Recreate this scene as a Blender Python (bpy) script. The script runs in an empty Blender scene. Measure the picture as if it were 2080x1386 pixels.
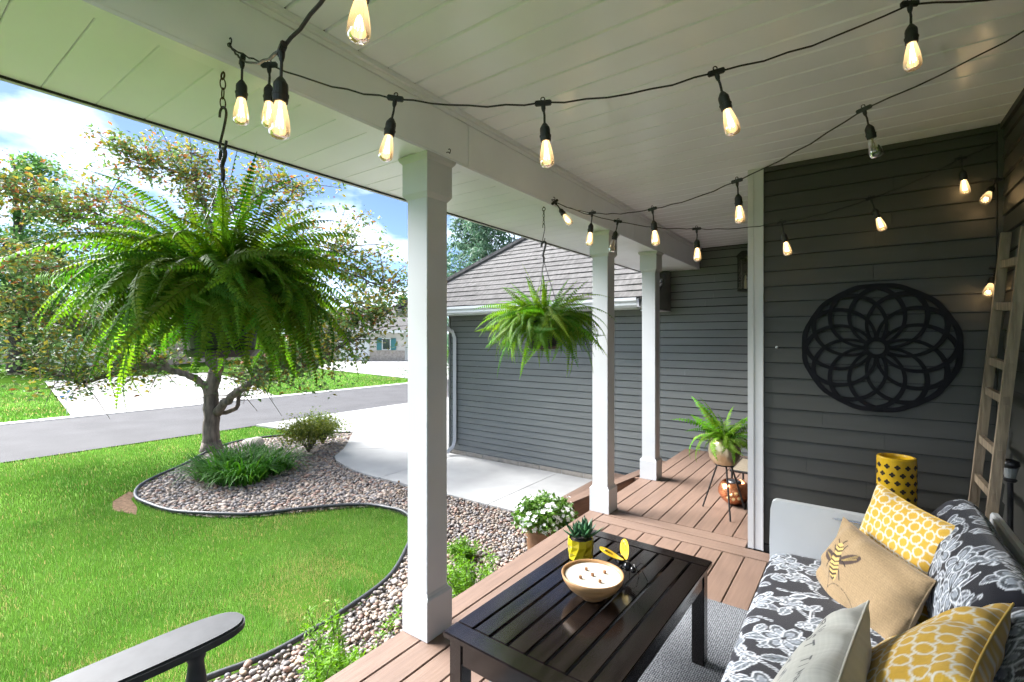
import bpy, bmesh, math, random
import numpy as np
from mathutils import Vector, Matrix, Euler
random.seed(7); np.random.seed(7)
S = bpy.context.scene
COL = S.collection
R = math.radians
# ------------------------------------------------------------------ camera
CAM_H = 1.5
cam_d = bpy.data.cameras.new('camera'); cam = bpy.data.objects.new('camera', cam_d); COL.objects.link(cam)
cam.location = (0, 0, CAM_H); cam.rotation_euler = (R(90), 0, R(35.754))
cam_d.sensor_width = 36.0; cam_d.lens = 975 / 2080 * 36.0; cam_d.shift_y = -6 / 2080
cam_d.clip_start = .02; cam_d.clip_end = 4000
S.camera = cam
# ------------------------------------------------------------------ world, sun, exposure
SUN_EL, SUN_AZ = 39.0, 260.0      # azimuth of the sun measured from +Y towards +X
W = bpy.data.worlds.new('World'); S.world = W; W.use_nodes = True
wn = W.node_tree.nodes; wl = W.node_tree.links
for n in list(wn): wn.remove(n)
def wnode(t, **k):
    n = wn.new(t)
    for a, b in k.items(): setattr(n, a, b)
    return n
wo = wnode('ShaderNodeOutputWorld'); bgd = wnode('ShaderNodeBackground')
sky = wnode('ShaderNodeTexSky'); sky.sky_type = 'NISHITA'; sky.sun_disc = False
sky.sun_elevation = R(SUN_EL); sky.sun_rotation = R(SUN_AZ); sky.air_density = .55; sky.altitude = 600; sky.dust_density = 0.15; sky.ozone_density = 2.0
tc = wnode('ShaderNodeTexCoord'); mp = wnode('ShaderNodeMapping')
mp.inputs['Scale'].default_value = (1.0, 1.0, 2.3); mp.inputs['Location'].default_value = (9.9, 8.8, 7.7)
nz = wnode('ShaderNodeTexNoise'); nz.inputs['Scale'].default_value = 2.6; nz.inputs['Detail'].default_value = 7; nz.inputs['Roughness'].default_value = .52
rp = wnode('ShaderNodeValToRGB'); rp.color_ramp.elements[0].position = .465; rp.color_ramp.elements[1].position = .75
mx = wnode('ShaderNodeMix'); mx.data_type = 'RGBA'
CLOUD = (16.5, 17.8, 19.8, 1)
mx.inputs['B'].default_value = CLOUD
wl.new(tc.outputs['Generated'], mp.inputs['Vector']); wl.new(mp.outputs[0], nz.inputs['Vector'])
wl.new(nz.outputs['Fac'], rp.inputs[0]); wl.new(rp.outputs[0], mx.inputs['Factor'])
wl.new(sky.outputs[0], mx.inputs['A']); wl.new(mx.outputs['Result'], bgd.inputs['Color'])
bgd.inputs['Strength'].default_value = .05
wl.new(bgd.outputs[0], wo.inputs['Surface'])
sun_d = bpy.data.lights.new('sun', 'SUN'); sun = bpy.data.objects.new('sun', sun_d); COL.objects.link(sun)
sun_d.energy = 4.8; sun_d.angle = R(40); sun_d.color = (1, .985, .965)
sd = Vector((math.sin(R(SUN_AZ)) * math.cos(R(SUN_EL)), math.cos(R(SUN_AZ)) * math.cos(R(SUN_EL)), math.sin(R(SUN_EL))))
sun.rotation_euler = sd.to_track_quat('Z', 'Y').to_euler(); sun.location = (3, -3, 12)
S.view_settings.view_transform = 'Standard'; S.view_settings.look = 'None'; S.view_settings.gamma = 1
S.view_settings.use_curve_mapping = False; S.view_settings.exposure = 2.45
S.render.engine = 'CYCLES'
cy = S.cycles; cy.use_denoising = True; cy.max_bounces = 7; cy.diffuse_bounces = 5; cy.use_adaptive_sampling = True; cy.adaptive_threshold = .03; cy.adaptive_min_samples = 24; cy.glossy_bounces = 4
cy.transmission_bounces = 4; cy.transparent_max_bounces = 10; cy.caustics_reflective = False; cy.caustics_refractive = False
cy.sample_clamp_indirect = 6.0

# ------------------------------------------------------------------ materials
MATS = {}
def mat(name, col=(.5, .5, .5), rough=.6, metal=0.0, var=0.0, vscale=6.0, vstretch=(1, 1, 1), bump=0.0, bscale=40.0, bstretch=(1, 1, 1),
        attr=None, objvar=0.0, spec=.5, trans=0.0, coords='Object', col2=None, sheen=0.0, coat=0.0, rvar=0.0, hue=0.0, detail=4, isl=False):
    if name in MATS: return MATS[name]
    m = bpy.data.materials.new(name); m.use_nodes = True; MATS[name] = m
    nt = m.node_tree; N = nt.nodes; L = nt.links
    b = N['Principled BSDF']; b.inputs['Roughness'].default_value = rough; b.inputs['Metallic'].default_value = metal
    b.inputs['Specular IOR Level'].default_value = spec
    if sheen: b.inputs['Sheen Weight'].default_value = sheen
    if coat: b.inputs['Coat Weight'].default_value = coat; b.inputs['Coat Roughness'].default_value = .15
    t = N.new('ShaderNodeTexCoord')
    def noise(scale, stretch, det=4):
        mpn = N.new('ShaderNodeMapping'); mpn.inputs['Scale'].default_value = stretch
        L.new(t.outputs[coords], mpn.inputs['Vector'])
        n = N.new('ShaderNodeTexNoise'); n.inputs['Scale'].default_value = scale; n.inputs['Detail'].default_value = det
        L.new(mpn.outputs[0], n.inputs['Vector']); return n
    cur = None
    if attr:
        a = N.new('ShaderNodeAttribute'); a.attribute_name = attr; cur = a.outputs['Color']
    else:
        rgb = N.new('ShaderNodeRGB'); rgb.outputs[0].default_value = (*col, 1); cur = rgb.outputs[0]
    if var or col2:
        n = noise(vscale, vstretch, detail)
        mr = N.new('ShaderNodeMapRange'); mr.inputs[1].default_value = .32; mr.inputs[2].default_value = .68
        L.new(n.outputs['Fac'], mr.inputs[0])
        mixn = N.new('ShaderNodeMix'); mixn.data_type = 'RGBA'
        L.new(mr.outputs[0], mixn.inputs['Factor'])
        if col2:
            L.new(cur, mixn.inputs['A']); mixn.inputs['B'].default_value = (*col2, 1)
        else:
            h = N.new('ShaderNodeHueSaturation'); h.inputs['Value'].default_value = 1 - var; L.new(cur, h.inputs['Color'])
            h2 = N.new('ShaderNodeHueSaturation'); h2.inputs['Value'].default_value = 1 + var; L.new(cur, h2.inputs['Color'])
            L.new(h.outputs[0], mixn.inputs['A']); L.new(h2.outputs[0], mixn.inputs['B'])
        cur = mixn.outputs['Result']
        if rvar:
            mr2 = N.new('ShaderNodeMapRange'); mr2.inputs[3].default_value = rough - rvar; mr2.inputs[4].default_value = rough + rvar
            L.new(n.outputs['Fac'], mr2.inputs[0]); L.new(mr2.outputs[0], b.inputs['Roughness'])
    if objvar or hue:
        oi = N.new('ShaderNodeObjectInfo')
        src = oi.outputs['Random']
        if isl:
            g = N.new('ShaderNodeNewGeometry'); src = g.outputs['Random Per Island']
        h = N.new('ShaderNodeHueSaturation')
        mr = N.new('ShaderNodeMapRange'); mr.inputs[3].default_value = 1 - objvar; mr.inputs[4].default_value = 1 + objvar
        L.new(src, mr.inputs[0]); L.new(mr.outputs[0], h.inputs['Value'])
        if hue:
            mm = N.new('ShaderNodeMath'); mm.operation = 'MULTIPLY'; mm.inputs[1].default_value = 7.13
            fr = N.new('ShaderNodeMath'); fr.operation = 'FRACT'
            L.new(src, mm.inputs[0]); L.new(mm.outputs[0], fr.inputs[0])
            mr3 = N.new('ShaderNodeMapRange'); mr3.inputs[3].default_value = .5 - hue; mr3.inputs[4].default_value = .5 + hue
            L.new(fr.outputs[0], mr3.inputs[0]); L.new(mr3.outputs[0], h.inputs['Hue'])
        L.new(cur, h.inputs['Color']); cur = h.outputs[0]
    L.new(cur, b.inputs['Base Color'])
    if bump:
        n = noise(bscale, bstretch, 5)
        bp = N.new('ShaderNodeBump'); bp.inputs['Strength'].default_value = bump; bp.inputs['Distance'].default_value = .01
        L.new(n.outputs['Fac'], bp.inputs['Height']); L.new(bp.outputs[0], b.inputs['Normal'])
    if trans:
        out = N['Material Output']; tr = N.new('ShaderNodeBsdfTranslucent'); ms = N.new('ShaderNodeMixShader')
        ms.inputs[0].default_value = trans
        hh = N.new('ShaderNodeHueSaturation'); hh.inputs['Value'].default_value = 1.5; hh.inputs['Saturation'].default_value = 1.1
        L.new(cur, hh.inputs['Color']); L.new(hh.outputs[0], tr.inputs['Color'])
        L.new(b.outputs[0], ms.inputs[1]); L.new(tr.outputs[0], ms.inputs[2]); L.new(ms.outputs[0], out.inputs['Surface'])
    return m

# ------------------------------------------------------------------ mesh helpers
class MB:
    def __init__(s): s.v = []; s.f = []
    def add(s, vs, fs):
        b = len(s.v); s.v += [tuple(p) for p in vs]; s.f += [tuple(i + b for i in f) for f in fs]; return s
    def box(s, x0, x1, y0, y1, z0, z1, M=None, bev=0.0):
        if bev:
            bm = bmesh.new(); bmesh.ops.create_cube(bm, size=1)
            for v in bm.verts: v.co = Vector(((x0 + x1) / 2 + v.co.x * (x1 - x0), (y0 + y1) / 2 + v.co.y * (y1 - y0), (z0 + z1) / 2 + v.co.z * (z1 - z0)))
            bmesh.ops.bevel(bm, geom=bm.edges[:], offset=bev, segments=2, affect='EDGES', clamp_overlap=True)
            bm.verts.index_update(); vs = [v.co.copy() for v in bm.verts]; fs = [[v.index for v in f.verts] for f in bm.faces]; bm.free()
        else:
            vs = [Vector(p) for p in ((x0, y0, z0), (x1, y0, z0), (x1, y1, z0), (x0, y1, z0), (x0, y0, z1), (x1, y0, z1), (x1, y1, z1), (x0, y1, z1))]
            fs = [(3, 2, 1, 0), (4, 5, 6, 7), (0, 1, 5, 4), (1, 2, 6, 5), (2, 3, 7, 6), (3, 0, 4, 7)]
        if M is not None: vs = [M @ v for v in vs]
        return s.add(vs, fs)
    def prism(s, poly, axis, a, b, M=None):
        """poly: 2D points (CCW); axis 'x','y','z' extruded from a to b"""
        def P(p, t):
            if axis == 'x': return Vector((t, p[0], p[1]))
            if axis == 'y': return Vector((p[0], t, p[1]))
            return Vector((p[0], p[1], t))
        n = len(poly); vs = [P(p, a) for p in poly] + [P(p, b) for p in poly]
        if M is not None: vs = [M @ v for v in vs]
        fs = [tuple(range(n))[::-1], tuple(range(n, 2 * n))] + [(i, (i + 1) % n, n + (i + 1) % n, n + i) for i in range(n)]
        return s.add(vs, fs)
    def tube(s, pts, r, seg=8, cap=True, flat=None):
        pts = [Vector(p) for p in pts]; n = len(pts)
        rs = r if isinstance(r, (list, tuple)) else [r] * n
        vs = []; up = Vector((0, 0, 1)); prev = None
        for i, p in enumerate(pts):
            d = (pts[min(i + 1, n - 1)] - pts[max(i - 1, 0)]).normalized()
            if prev is None:
                a = d.orthogonal().normalized() if abs(d.z) > .95 else d.cross(up).normalized()
            else:
                a = (prev - d * prev.dot(d)).normalized()
            prev = a; b = d.cross(a)
            for k in range(seg):
                t = 2 * math.pi * k / seg
                vs.append(p + (a * math.cos(t) + b * math.sin(t) * (flat or 1)) * rs[i])
        fs = []
        for i in range(n - 1):
            for k in range(seg):
                k2 = (k + 1) % seg; fs.append((i * seg + k, i * seg + k2, (i + 1) * seg + k2, (i + 1) * seg + k))
        if cap: fs.append(tuple(range(seg))[::-1]); fs.append(tuple((n - 1) * seg + k for k in range(seg)))
        return s.add(vs, fs)
    def lathe(s, prof, seg=24, c=(0, 0, 0), M=None, cap=True):
        vs = []; c = Vector(c)
        for r, z in prof:
            for k in range(seg):
                t = 2 * math.pi * k / seg; vs.append(Vector((math.cos(t) * r, math.sin(t) * r, z)) + c)
        if M is not None: vs = [M @ v for v in vs]
        fs = []
        for i in range(len(prof) - 1):
            for k in range(seg):
                k2 = (k + 1) % seg; fs.append((i * seg + k, i * seg + k2, (i + 1) * seg + k2, (i + 1) * seg + k))
        if cap:
            fs.append(tuple(range(seg))[::-1]); fs.append(tuple((len(prof) - 1) * seg + k for k in range(seg)))
        return s.add(vs, fs)
    def poly(s, pts): return s.add(pts, [tuple(range(len(pts)))])
    def mesh(s, name):
        me = bpy.data.meshes.new(name); me.from_pydata([tuple(v) for v in s.v], [], s.f); me.update(); return me

def smooth(me, on=True):
    me.polygons.foreach_set('use_smooth', [on] * len(me.polygons))
def link(name, data, m=None, parent=None, local=False, sm=False):
    o = bpy.data.objects.new(name, data); COL.objects.link(o)
    if m is not None and data is not None and hasattr(data, 'materials') and len(data.materials) == 0: data.materials.append(m if not isinstance(m, str) else MATS[m])
    if sm and data is not None: smooth(data)
    if parent is not None:
        o.parent = parent
        if not local and parent.parent is None: o.matrix_parent_inverse = parent.matrix_basis.inverted()
    return o
def obj(name, mb, m, parent=None, sm=False, local=False): return link(name, mb.mesh(name), m, parent, local, sm)
def tag(o, label=None, cat=None, group=None, kind=None):
    if label: o['label'] = label
    if cat: o['category'] = cat
    if group: o['group'] = group
    if kind: o['kind'] = kind
    return o
def thing(name, label, cat, loc=(0, 0, 0), rotz=0, group=None):
    o = bpy.data.objects.new(name, None); COL.objects.link(o); o.location = loc; o.rotation_euler = (0, 0, rotz)
    o.empty_display_size = .1
    o.matrix_basis = Matrix.Translation(Vector(loc)) @ Matrix.Rotation(rotz, 4, 'Z')
    return tag(o, label, cat, group)
def npmesh(name, verts, faces, m=None, col=None, attr='Col', sm=False):
    """verts (n,3), faces (k,3|4) numpy arrays"""
    me = bpy.data.meshes.new(name); nv = len(verts); k = faces.shape[1]; nf = len(faces)
    me.vertices.add(nv); me.vertices.foreach_set('co', np.asarray(verts, np.float32).ravel())
    me.loops.add(nf * k); me.loops.foreach_set('vertex_index', np.asarray(faces, np.int32).ravel())
    me.polygons.add(nf); me.polygons.foreach_set('loop_start', np.arange(0, nf * k, k, dtype=np.int32))
    if col is not None:
        a = me.color_attributes.new(attr, 'FLOAT_COLOR', 'POINT')
        c4 = np.ones((nv, 4), np.float32); c4[:, :3] = col; a.data.foreach_set('color', c4.ravel())
    if sm: me.polygons.foreach_set('use_smooth', np.ones(nf, bool))
    me.update(calc_edges=True); me.validate()
    if m is not None: me.materials.append(m)
    return me

# ------------------------------------------------------------------ material library
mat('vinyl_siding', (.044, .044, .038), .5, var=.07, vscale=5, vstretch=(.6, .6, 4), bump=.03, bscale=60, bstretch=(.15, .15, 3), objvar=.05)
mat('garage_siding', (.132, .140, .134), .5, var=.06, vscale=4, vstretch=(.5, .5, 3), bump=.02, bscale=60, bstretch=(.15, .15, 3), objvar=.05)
mat('white_trim', (.52, .53, .55), .45, var=.03, vscale=3, bump=.03, bscale=90)
mat('beam_paint', (.83, .85, .90), .5, var=.05, vscale=2.5, bump=.04, bscale=120)
mat('ceiling_vinyl', (.86, .89, .97), .24, var=.03, vscale=2, bump=.02, bscale=80, objvar=.015)
mat('soffit_vinyl', (.84, .86, .94), .3, var=.03, vscale=2, bump=.03, bscale=90, objvar=.02)
mat('deck_board', (.145, .093, .068), .55, var=.14, vscale=9, vstretch=(5, .35, 5), bump=.25, bscale=60, bstretch=(4, .12, 4), objvar=.07)
mat('deck_board_cross', (.155, .102, .076), .55, var=.14, vscale=9, vstretch=(.35, 5, 5), bump=.25, bscale=60, bstretch=(.12, 4, 4), objvar=.05)
mat('deck_under', (.05, .035, .03), .9)
mat('step_wood', (.21, .125, .085), .6, var=.2, vscale=9, vstretch=(4, .35, 5), bump=.2, bscale=60, bstretch=(4, .2, 4))
mat('dark_trim_gap_shade', (.012, .012, .013), .7)  # dark trim; on wall cores it paints lap shade between siding boards
# ================================================================== SETTING
G = -0.66                                   # level of walk and lawn (deck top is z = 0)
mat('asphalt', (.070, .069, .073), .9, var=.10, vscale=1.2, bump=.35, bscale=140, objvar=.0, spec=.12)
mat('concrete', (.33, .33, .325), .75, var=.12, vscale=1.6, bump=.12, bscale=120, rvar=.1, objvar=.04, spec=.2)
mat('concrete_far', (.27, .265, .255), .85, var=.08, vscale=.6, bump=.1, bscale=60, spec=.15)
mat('soil_grass', (.045, .095, .012), .9, var=.25, vscale=1.2, bump=.6, bscale=70, spec=.0)
mat('bed_soil', (.10, .085, .075), .95, var=.3, vscale=8, bump=.5, bscale=60)
mat('stone_block', (.30, .27, .23), .85, var=.2, vscale=9, bump=.5, bscale=50, objvar=.12)
mat('mortar', (.42, .41, .38), .9)
mat('shingle', (.108, .104, .102), .9, var=.22, vscale=14, vstretch=(1.5, .4, .4), bump=.5, bscale=220, objvar=.07, detail=6, spec=.15)
mat('edging_plastic', (.035, .037, .042), .45)

def sheet(name, pts, z, m, parent=None, kind='structure', thick=0.0):
    mb = MB()
    if thick: mb.prism(pts, 'z', z - thick, z)
    else: mb.poly([(x, y, z) for x, y in pts])
    o = obj(name, mb, m, parent)
    if parent is None and kind: o['kind'] = kind
    return o
ground = sheet('ground', [(-600, -600), (400, -600), (400, 700), (-600, 700)], G - .05, 'soil_grass')
road = sheet('road', [(-17.5, -80), (-12.22, -80), (-12.22, 120), (-17.5, 120)], G - .030, 'asphalt')
for nm, x0, x1 in (('kerb', -17.9, -17.45),):
    k = thing(nm, 'x', 'x'); 
    for q in ('label', 'category'): del k[q]
    k['kind'] = 'structure'
    for i in range(-6, 16):
        mb = MB().box(x0, x1, i * 3.0 + .008, i * 3.0 + 2.992, G - .12, G - .014, bev=.012)
        obj('kerb_stone', mb, 'concrete', k)
far_drive = sheet('driveway', [(-17.9, 9.5), (-17.9, 3.7), (-33.5, 5.9), (-33.5, 13.2), (-28, 12.6)], G - .016, 'concrete_far')
far_drive2 = sheet('driveway', [(-17.9, 30), (-17.9, 17.5), (-32, 19.8), (-39.4, 26.5), (-43, 36)], G - .016, 'concrete_far')
# own driveway: slabs with joints; the curved walk
drive = thing('driveway', 'x', 'x'); del drive['label']; del drive['category']; drive['kind'] = 'structure'
slabs = [(-12.19, -10.2, 6.2, 9.4), (-10.19, -8.75, 7.0, 9.4), (-12.19, -9.6, 9.41, 13.0), (-9.59, -6.4, 9.41, 13.0), (-8.74, -6.4, 7.42, 9.4), (-12.19, -6.4, 13.01, 17)]
obj('driveway_slab', MB().prism([(-12.19, 6.0), (-11.2, 6.1), (-10.2, 6.5), (-10.2, 9.4), (-12.19, 9.4)], 'z', G - .12, G - .004), 'concrete', drive)
obj('driveway_slab', MB().prism([(-10.19, 6.5), (-9.4, 6.82), (-8.74, 7.40), (-8.74, 9.4), (-10.19, 9.4)], 'z', G - .12, G - .004), 'concrete', drive)
for a in slabs[2:]:
    obj('driveway_slab', MB().box(a[0], a[1], a[2], a[3], G - .12, G - .004, bev=.006), 'concrete', drive)
walk = thing('walkway', 'x', 'x'); del walk['label']; del walk['category']; walk['kind'] = 'structure'
def wslab(pts): obj('walk_slab', MB().prism(pts, 'z', G - .1, G), 'concrete', walk)
tip = [(-9.39, 6.81), (-8.95, 6.42), (-8.50, 6.02), (-8.12, 5.66), (-7.90, 5.40), (-7.76, 5.22), (-7.45, 5.06), (-7.05, 4.95), (-6.7, 4.87), (-6.34, 4.83)]
wslab(tip[:4] + [(-7.62, 6.10), (-7.35, 6.66), (-7.35, 7.38), (-8.73, 7.38)])
wslab(tip[3:] + [(-6.02, 4.83), (-6.02, 6.64), (-7.34, 6.64), (-7.61, 6.09)])
wslab([(-6.01, 4.84), (-3.905, 4.88), (-3.905, 6.66), (-6.01, 6.66)])
wslab([(-3.895, 4.88), (-1.97, 4.88), (-1.97, 6.66), (-3.895, 6.66)])
wslab([(-7.34, 6.65), (-6.3, 6.65), (-6.3, 7.38), (-7.34, 7.38)])
# ------------------------------------------------------------------ porch deck
deck = thing('porch_deck', 'x', 'x'); del deck['label']; del deck['category']; deck['kind'] = 'structure'
obj('deck_frame', MB().box(-1.86, .66, -1.2, 6.68, G - .02, -.03), 'deck_under', deck)
obj('deck_fascia', MB().box(-1.885, -1.862, -1.2, 6.68, -.34, -.028), 'deck_board', deck)
gx = [-1.895, -1.757]
while gx[-1] < .60: gx.append(gx[-1] + .1415)
for i in range(len(gx) - 1):
    a, b = gx[i], min(gx[i + 1], .668)
    if i == 0:
        for y0, y1 in ((-1.2, .42), (.423, 3.908)):
            obj('deck_board', MB().box(a, b - .006, y0, y1, -.026, 0, bev=.003), 'deck_board', deck)
    else:
        for y0, y1 in ((-1.2, 3.602),):
            obj('deck_board', MB().box(a, b - .006, y0, y1, -.026, -.0005 * (i % 3), bev=.003), 'deck_board', deck)
    if b < -.60 or a < -.64:
        obj('deck_board', MB().box(a, min(b, -.64) - .006, 3.914, 6.675, -.026, -.0005 * ((i + 1) % 3), bev=.003), 'deck_board', deck)
for y0, y1 in ((3.608, 3.755), (3.761, 3.908)):
    obj('deck_board', MB().box(-1.757, -.20 if y0 < 3.7 else -.655, y0, y1, -.026, .001, bev=.003), 'deck_board_cross', deck)
# angled wooden step guard beside the deck, between the posts
st = thing('wooden_step', 'angled brown wooden stair box between second and third porch posts', 'step', (-2.34, 5.0, G))
n1 = Vector((-2.43, 4.42, 0)); n2 = Vector((-2.247, 5.71, 0)); dd = (n2 - n1).normalized(); oo = Vector((-dd.y, dd.x, 0))
def quadbox(a, b, w, z0, z1):
    return MB().prism([tuple((a)[:2]), tuple((b)[:2]), tuple((b + oo * w)[:2]), tuple((a + oo * w)[:2])], 'z', z0, z1)
obj('side_board', quadbox(n1, n2, .05, G, -.245), 'step_wood', st)
obj('cap_board', quadbox(n1 - oo * .008, n2 + dd * 1.0 - oo * .008, .12, -.244, -.216), 'deck_board', st)
obj('end_board', MB().box(-2.24, -1.90, 5.69, 5.72, G, -.22), 'step_wood', st)
obj('tread', MB().box(-3.0, -2.5, 5.2, 6.6, G, -.48, bev=.004), 'deck_board', st)
# ------------------------------------------------------------------ house walls
def siding(parent, m, plane, u0, u1, z0, z1, zb, h, flip=False):
    """lap siding; plane=('y',Y): faces -Y, u along X; ('x',X): faces -X, u along Y"""
    k0 = math.floor((z0 - zb) / h)
    z = zb + k0 * h
    while z < z1 - .01:
        a, b = max(z, z0), min(z + h, z1)
        ax, c = plane
        lap = .009
        lo = lap * (1 - (a - z) / h) ; hi = lap * (1 - (b - z) / h)
        g_ = (.010 if m == 'garage_siding' else .006) if a == z else 0
        pol = [(c - lo - .004, a + g_), (c, a + g_), (c, b), (c - hi - .0015, b)]
        cut = u0 + (u1 - u0) * (.22 + .56 * ((k0 * 7 + int(z * 97)) * .61803 % 1)); k0 += 1
        runs = [(u0, u1)] if (u1 - u0) < 1.0 or k0 % 3 == 0 else [(u0, cut), (cut + .002, u1)]
        for a_, b_ in runs:
            q_ = [(y_ - (.0012 if a_ != u0 and y_ < c - .001 else 0), z_) for y_, z_ in pol]
            obj('siding_board', MB().prism(q_, 'x' if ax == 'y' else 'y', a_, b_), m, parent)
        z += h
YM, XR, YG = 3.80, .67, 6.69
wall = thing('house_wall', 'dark grey lap-sided porch wall behind the round black wall ornament', 'wall', (0, YM, 0)); wall['kind'] = 'thing'
wb = obj('wall_core', MB().box(-.605, 4.0, YM, 9.2, G, 2.72), 'dark_trim_gap_shade', wall)  # near-black core puts lap shade into the gaps between boards
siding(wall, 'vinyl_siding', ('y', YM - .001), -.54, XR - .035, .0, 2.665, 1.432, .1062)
obj('corner_trim', MB().box(-.638, -.600, YM - .026, YM + .09, .002, 2.70).box(-.5995, -.548, YM - .022, YM - .002, .002, 2.70).box(-.548, -.538, YM - .028, YM - .003, .002, 2.70), 'white_trim', wall)
obj('frieze_trim', MB().box(-.537, XR - .03, YM - .024, YM - .002, 2.667, 2.698), 'vinyl_siding', wall)
obj('base_trim', MB().box(-.537, XR - .03, YM - .020, YM - .003, .001, .05), 'dark_trim_gap_shade', wall)
wall2 = thing('house_wall', 'dark grey lap-sided wall behind the sofa and leaning ladder', 'wall', (XR, 1.0, 0)); wall2['kind'] = 'thing'
obj('wall_core', MB().box(XR, 4.0, -.72, YM - .002, G, 2.72), 'dark_trim_gap_shade', wall2)  # core coloured dark as painted shade under the siding laps
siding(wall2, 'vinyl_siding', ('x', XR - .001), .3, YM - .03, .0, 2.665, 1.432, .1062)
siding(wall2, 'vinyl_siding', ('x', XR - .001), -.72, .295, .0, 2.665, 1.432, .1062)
obj('inside_corner_trim', MB().box(XR - .032, XR - .002, YM - .030, YM - .001, .001, 2.70), 'vinyl_siding', wall2)
obj('frieze_trim', MB().box(XR - .024, XR - .002, -.72, YM - .031, 2.667, 2.698), 'vinyl_siding', wall2)
# ------------------------------------------------------------------ ceiling, beam, soffit, roof
ceil = thing('porch_ceiling', 'x', 'x'); del ceil['label']; del ceil['category']; ceil['kind'] = 'structure'
obj('ceiling_backing', MB().box(-1.72, 4.0, -.75, 9.2, 2.735, 2.80), 'ceiling_vinyl', ceil)
y = 1.418 - 13 * .1588; i = 0
while y < YG - .02:
    y1 = min(y + .1588, YG - .004)
    x1 = XR - .004 if y < YM - .08 else -.61
    if y < YM - .08 < YM < y1: y1 = y1
    pol = [(y + .005, 2.700), (y1 - .011, 2.700), (y1 - .004, 2.713), (y1 - .001, 2.718), (y + .0, 2.718), (y + .0, 2.707)]
    obj('ceiling_board', MB().prism([(a, b) for a, b in pol], 'x', -1.70, x1), 'ceiling_vinyl', ceil)
    y += .1588
beam = thing('porch_beam', 'long white painted beam above the posts carrying the string-light hooks', 'beam', (-1.72, 1.5, 2.43)); beam['kind'] = 'thing'
for y0, y1 in ((-.72, 1.968), (1.972, 4.32), (4.324, YG - .03)):
    obj('beam_board', MB().box(-1.745, -1.71, y0, y1, 2.43, 2.652, bev=.002), 'beam_paint', beam)
obj('crown_strip', MB().box(-1.745, -1.704, -.72, YG - .02, 2.654, 2.675).box(-1.745, -1.690, -.72, YG - .02, 2.677, 2.698), 'beam_paint', beam)
obj('channel_strip', MB().box(-1.775, -1.7105, -.72, YG - .03, 2.417, 2.4285), 'soffit_vinyl', beam)
sof = thing('porch_soffit', 'x', 'x'); del sof['label']; del sof['category']; sof['kind'] = 'structure'
y = .422 - 7 * .1572
while y < YG - .02:
    y1 = min(y + .1572, YG - .01)
    mb = MB().prism([(y + .003, 2.422), (y1 - .004, 2.422), (y1 - .001, 2.428), (y1 - .001, 2.436), (y, 2.436), (y, 2.426)], 'x', -2.437, -1.747)
    obj('soffit_panel', mb, 'soffit_vinyl', sof); y += .1572
obj('fascia_board', MB().box(-2.462, -2.4405, -.72, YG + 2, 2.412, 2.60), 'white_trim', sof)
obj('drip_edge', MB().box(-2.4402, -2.436, -.72, YG - .02, 2.413, 2.4215), 'dark_trim_gap_shade', sof)
hr = thing('porch_canopy', 'shingled porch roof above the white soffit', 'porch roof', (0, 2, 2.6)); hr['kind'] = 'thing'
obj('roof_deck', MB().prism([(-2.50, 2.60), (-2.47, 2.57), (4.2, 5.2), (7.5, 3.9), (7.5, 4.0), (4.2, 5.34)], 'y', -.85, YG + 2.5), 'shingle', hr)
obj('attic_wall', MB().box(3.9, 4.0, -.75, 9, G, 5.0), 'vinyl_siding', hr)
# ------------------------------------------------------------------ posts
def post(y, label):
    t = thing('porch_post', label, 'post', (-1.805, y + .09, 0), group='white posts along the porch edge')
    x0, x1, y0, y1 = -1.894, -1.715, y, y + .178
    obj('shaft', MB().box(x0 + .0175, x1 - .0175, y0 + .0175, y1 - .0175, .20, 2.30, bev=.003), 'white_trim', t)
    def collar(zs, up):
        mb = MB(); vs = []; 
        for o_, z in zs: vs += [(x0 + o_, y0 + o_, z), (x1 - o_, y0 + o_, z), (x1 - o_, y1 - o_, z), (x0 + o_, y1 - o_, z)]
        fs = [(3, 2, 1, 0)]
        n = len(zs)
        for i in range(n - 1):
            for k in range(4): fs.append((i * 4 + k, i * 4 + (k + 1) % 4, i * 4 + 4 + (k + 1) % 4, i * 4 + 4 + k))
        fs.append(tuple((n - 1) * 4 + k for k in range(4)))
        return mb.add(vs, fs)
    obj('base', collar([(0, .001), (0, .198), (.006, .207), (.012, .212), (.016, .224)], 1), 'white_trim', t)
    obj('capital', collar([(.0165, 2.203), (.008, 2.215), (0, 2.228), (0, 2.385), (-.012, 2.40), (-.016, 2.4165)], 1), 'white_trim', t)
    return t
post(1.669, 'tall white boxed porch post standing beside the coffee table')
post(3.787, 'white porch post behind the smaller hanging fern, at the cross boards')
post(4.974, 'white porch post standing closest to the garage wall')
# ------------------------------------------------------------------ garage
XE_ = -2.125
gar = thing('garage', 'attached grey lap-sided garage with hipped shingle roof and white gutter', 'garage', (-4, YG, G))
obj('wall_core', MB().box(-6.24, XE_, YG, YG + 7, G, 2.05).box(XE_ + .001, 4.0, YG, YG + 7, G, 2.7), 'dark_trim_gap_shade', gar)  # dark core colour deepens the lap shade between garage courses
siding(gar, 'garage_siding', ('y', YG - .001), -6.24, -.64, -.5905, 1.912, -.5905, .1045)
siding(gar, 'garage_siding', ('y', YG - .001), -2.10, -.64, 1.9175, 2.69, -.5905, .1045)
obj('corner_post', MB().box(-6.275, -6.236, YG - .03, YG + .05, -.59, 2.1), 'garage_siding', gar)
x = -6.24; i = 0
fnd = obj('foundation', MB().box(-6.235, -1.9, YG - .001, YG + .1, G - .1, -.592), 'mortar', gar)
while x < -1.95:
    w = .40 + .02 * math.sin(i * 5.1)
    obj('foundation_block', MB().box(x + .006, x + w - .006, YG - .010, YG - .002, G - .1, -.597, bev=.002), 'stone_block', fnd); x += w; i += 1
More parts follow.
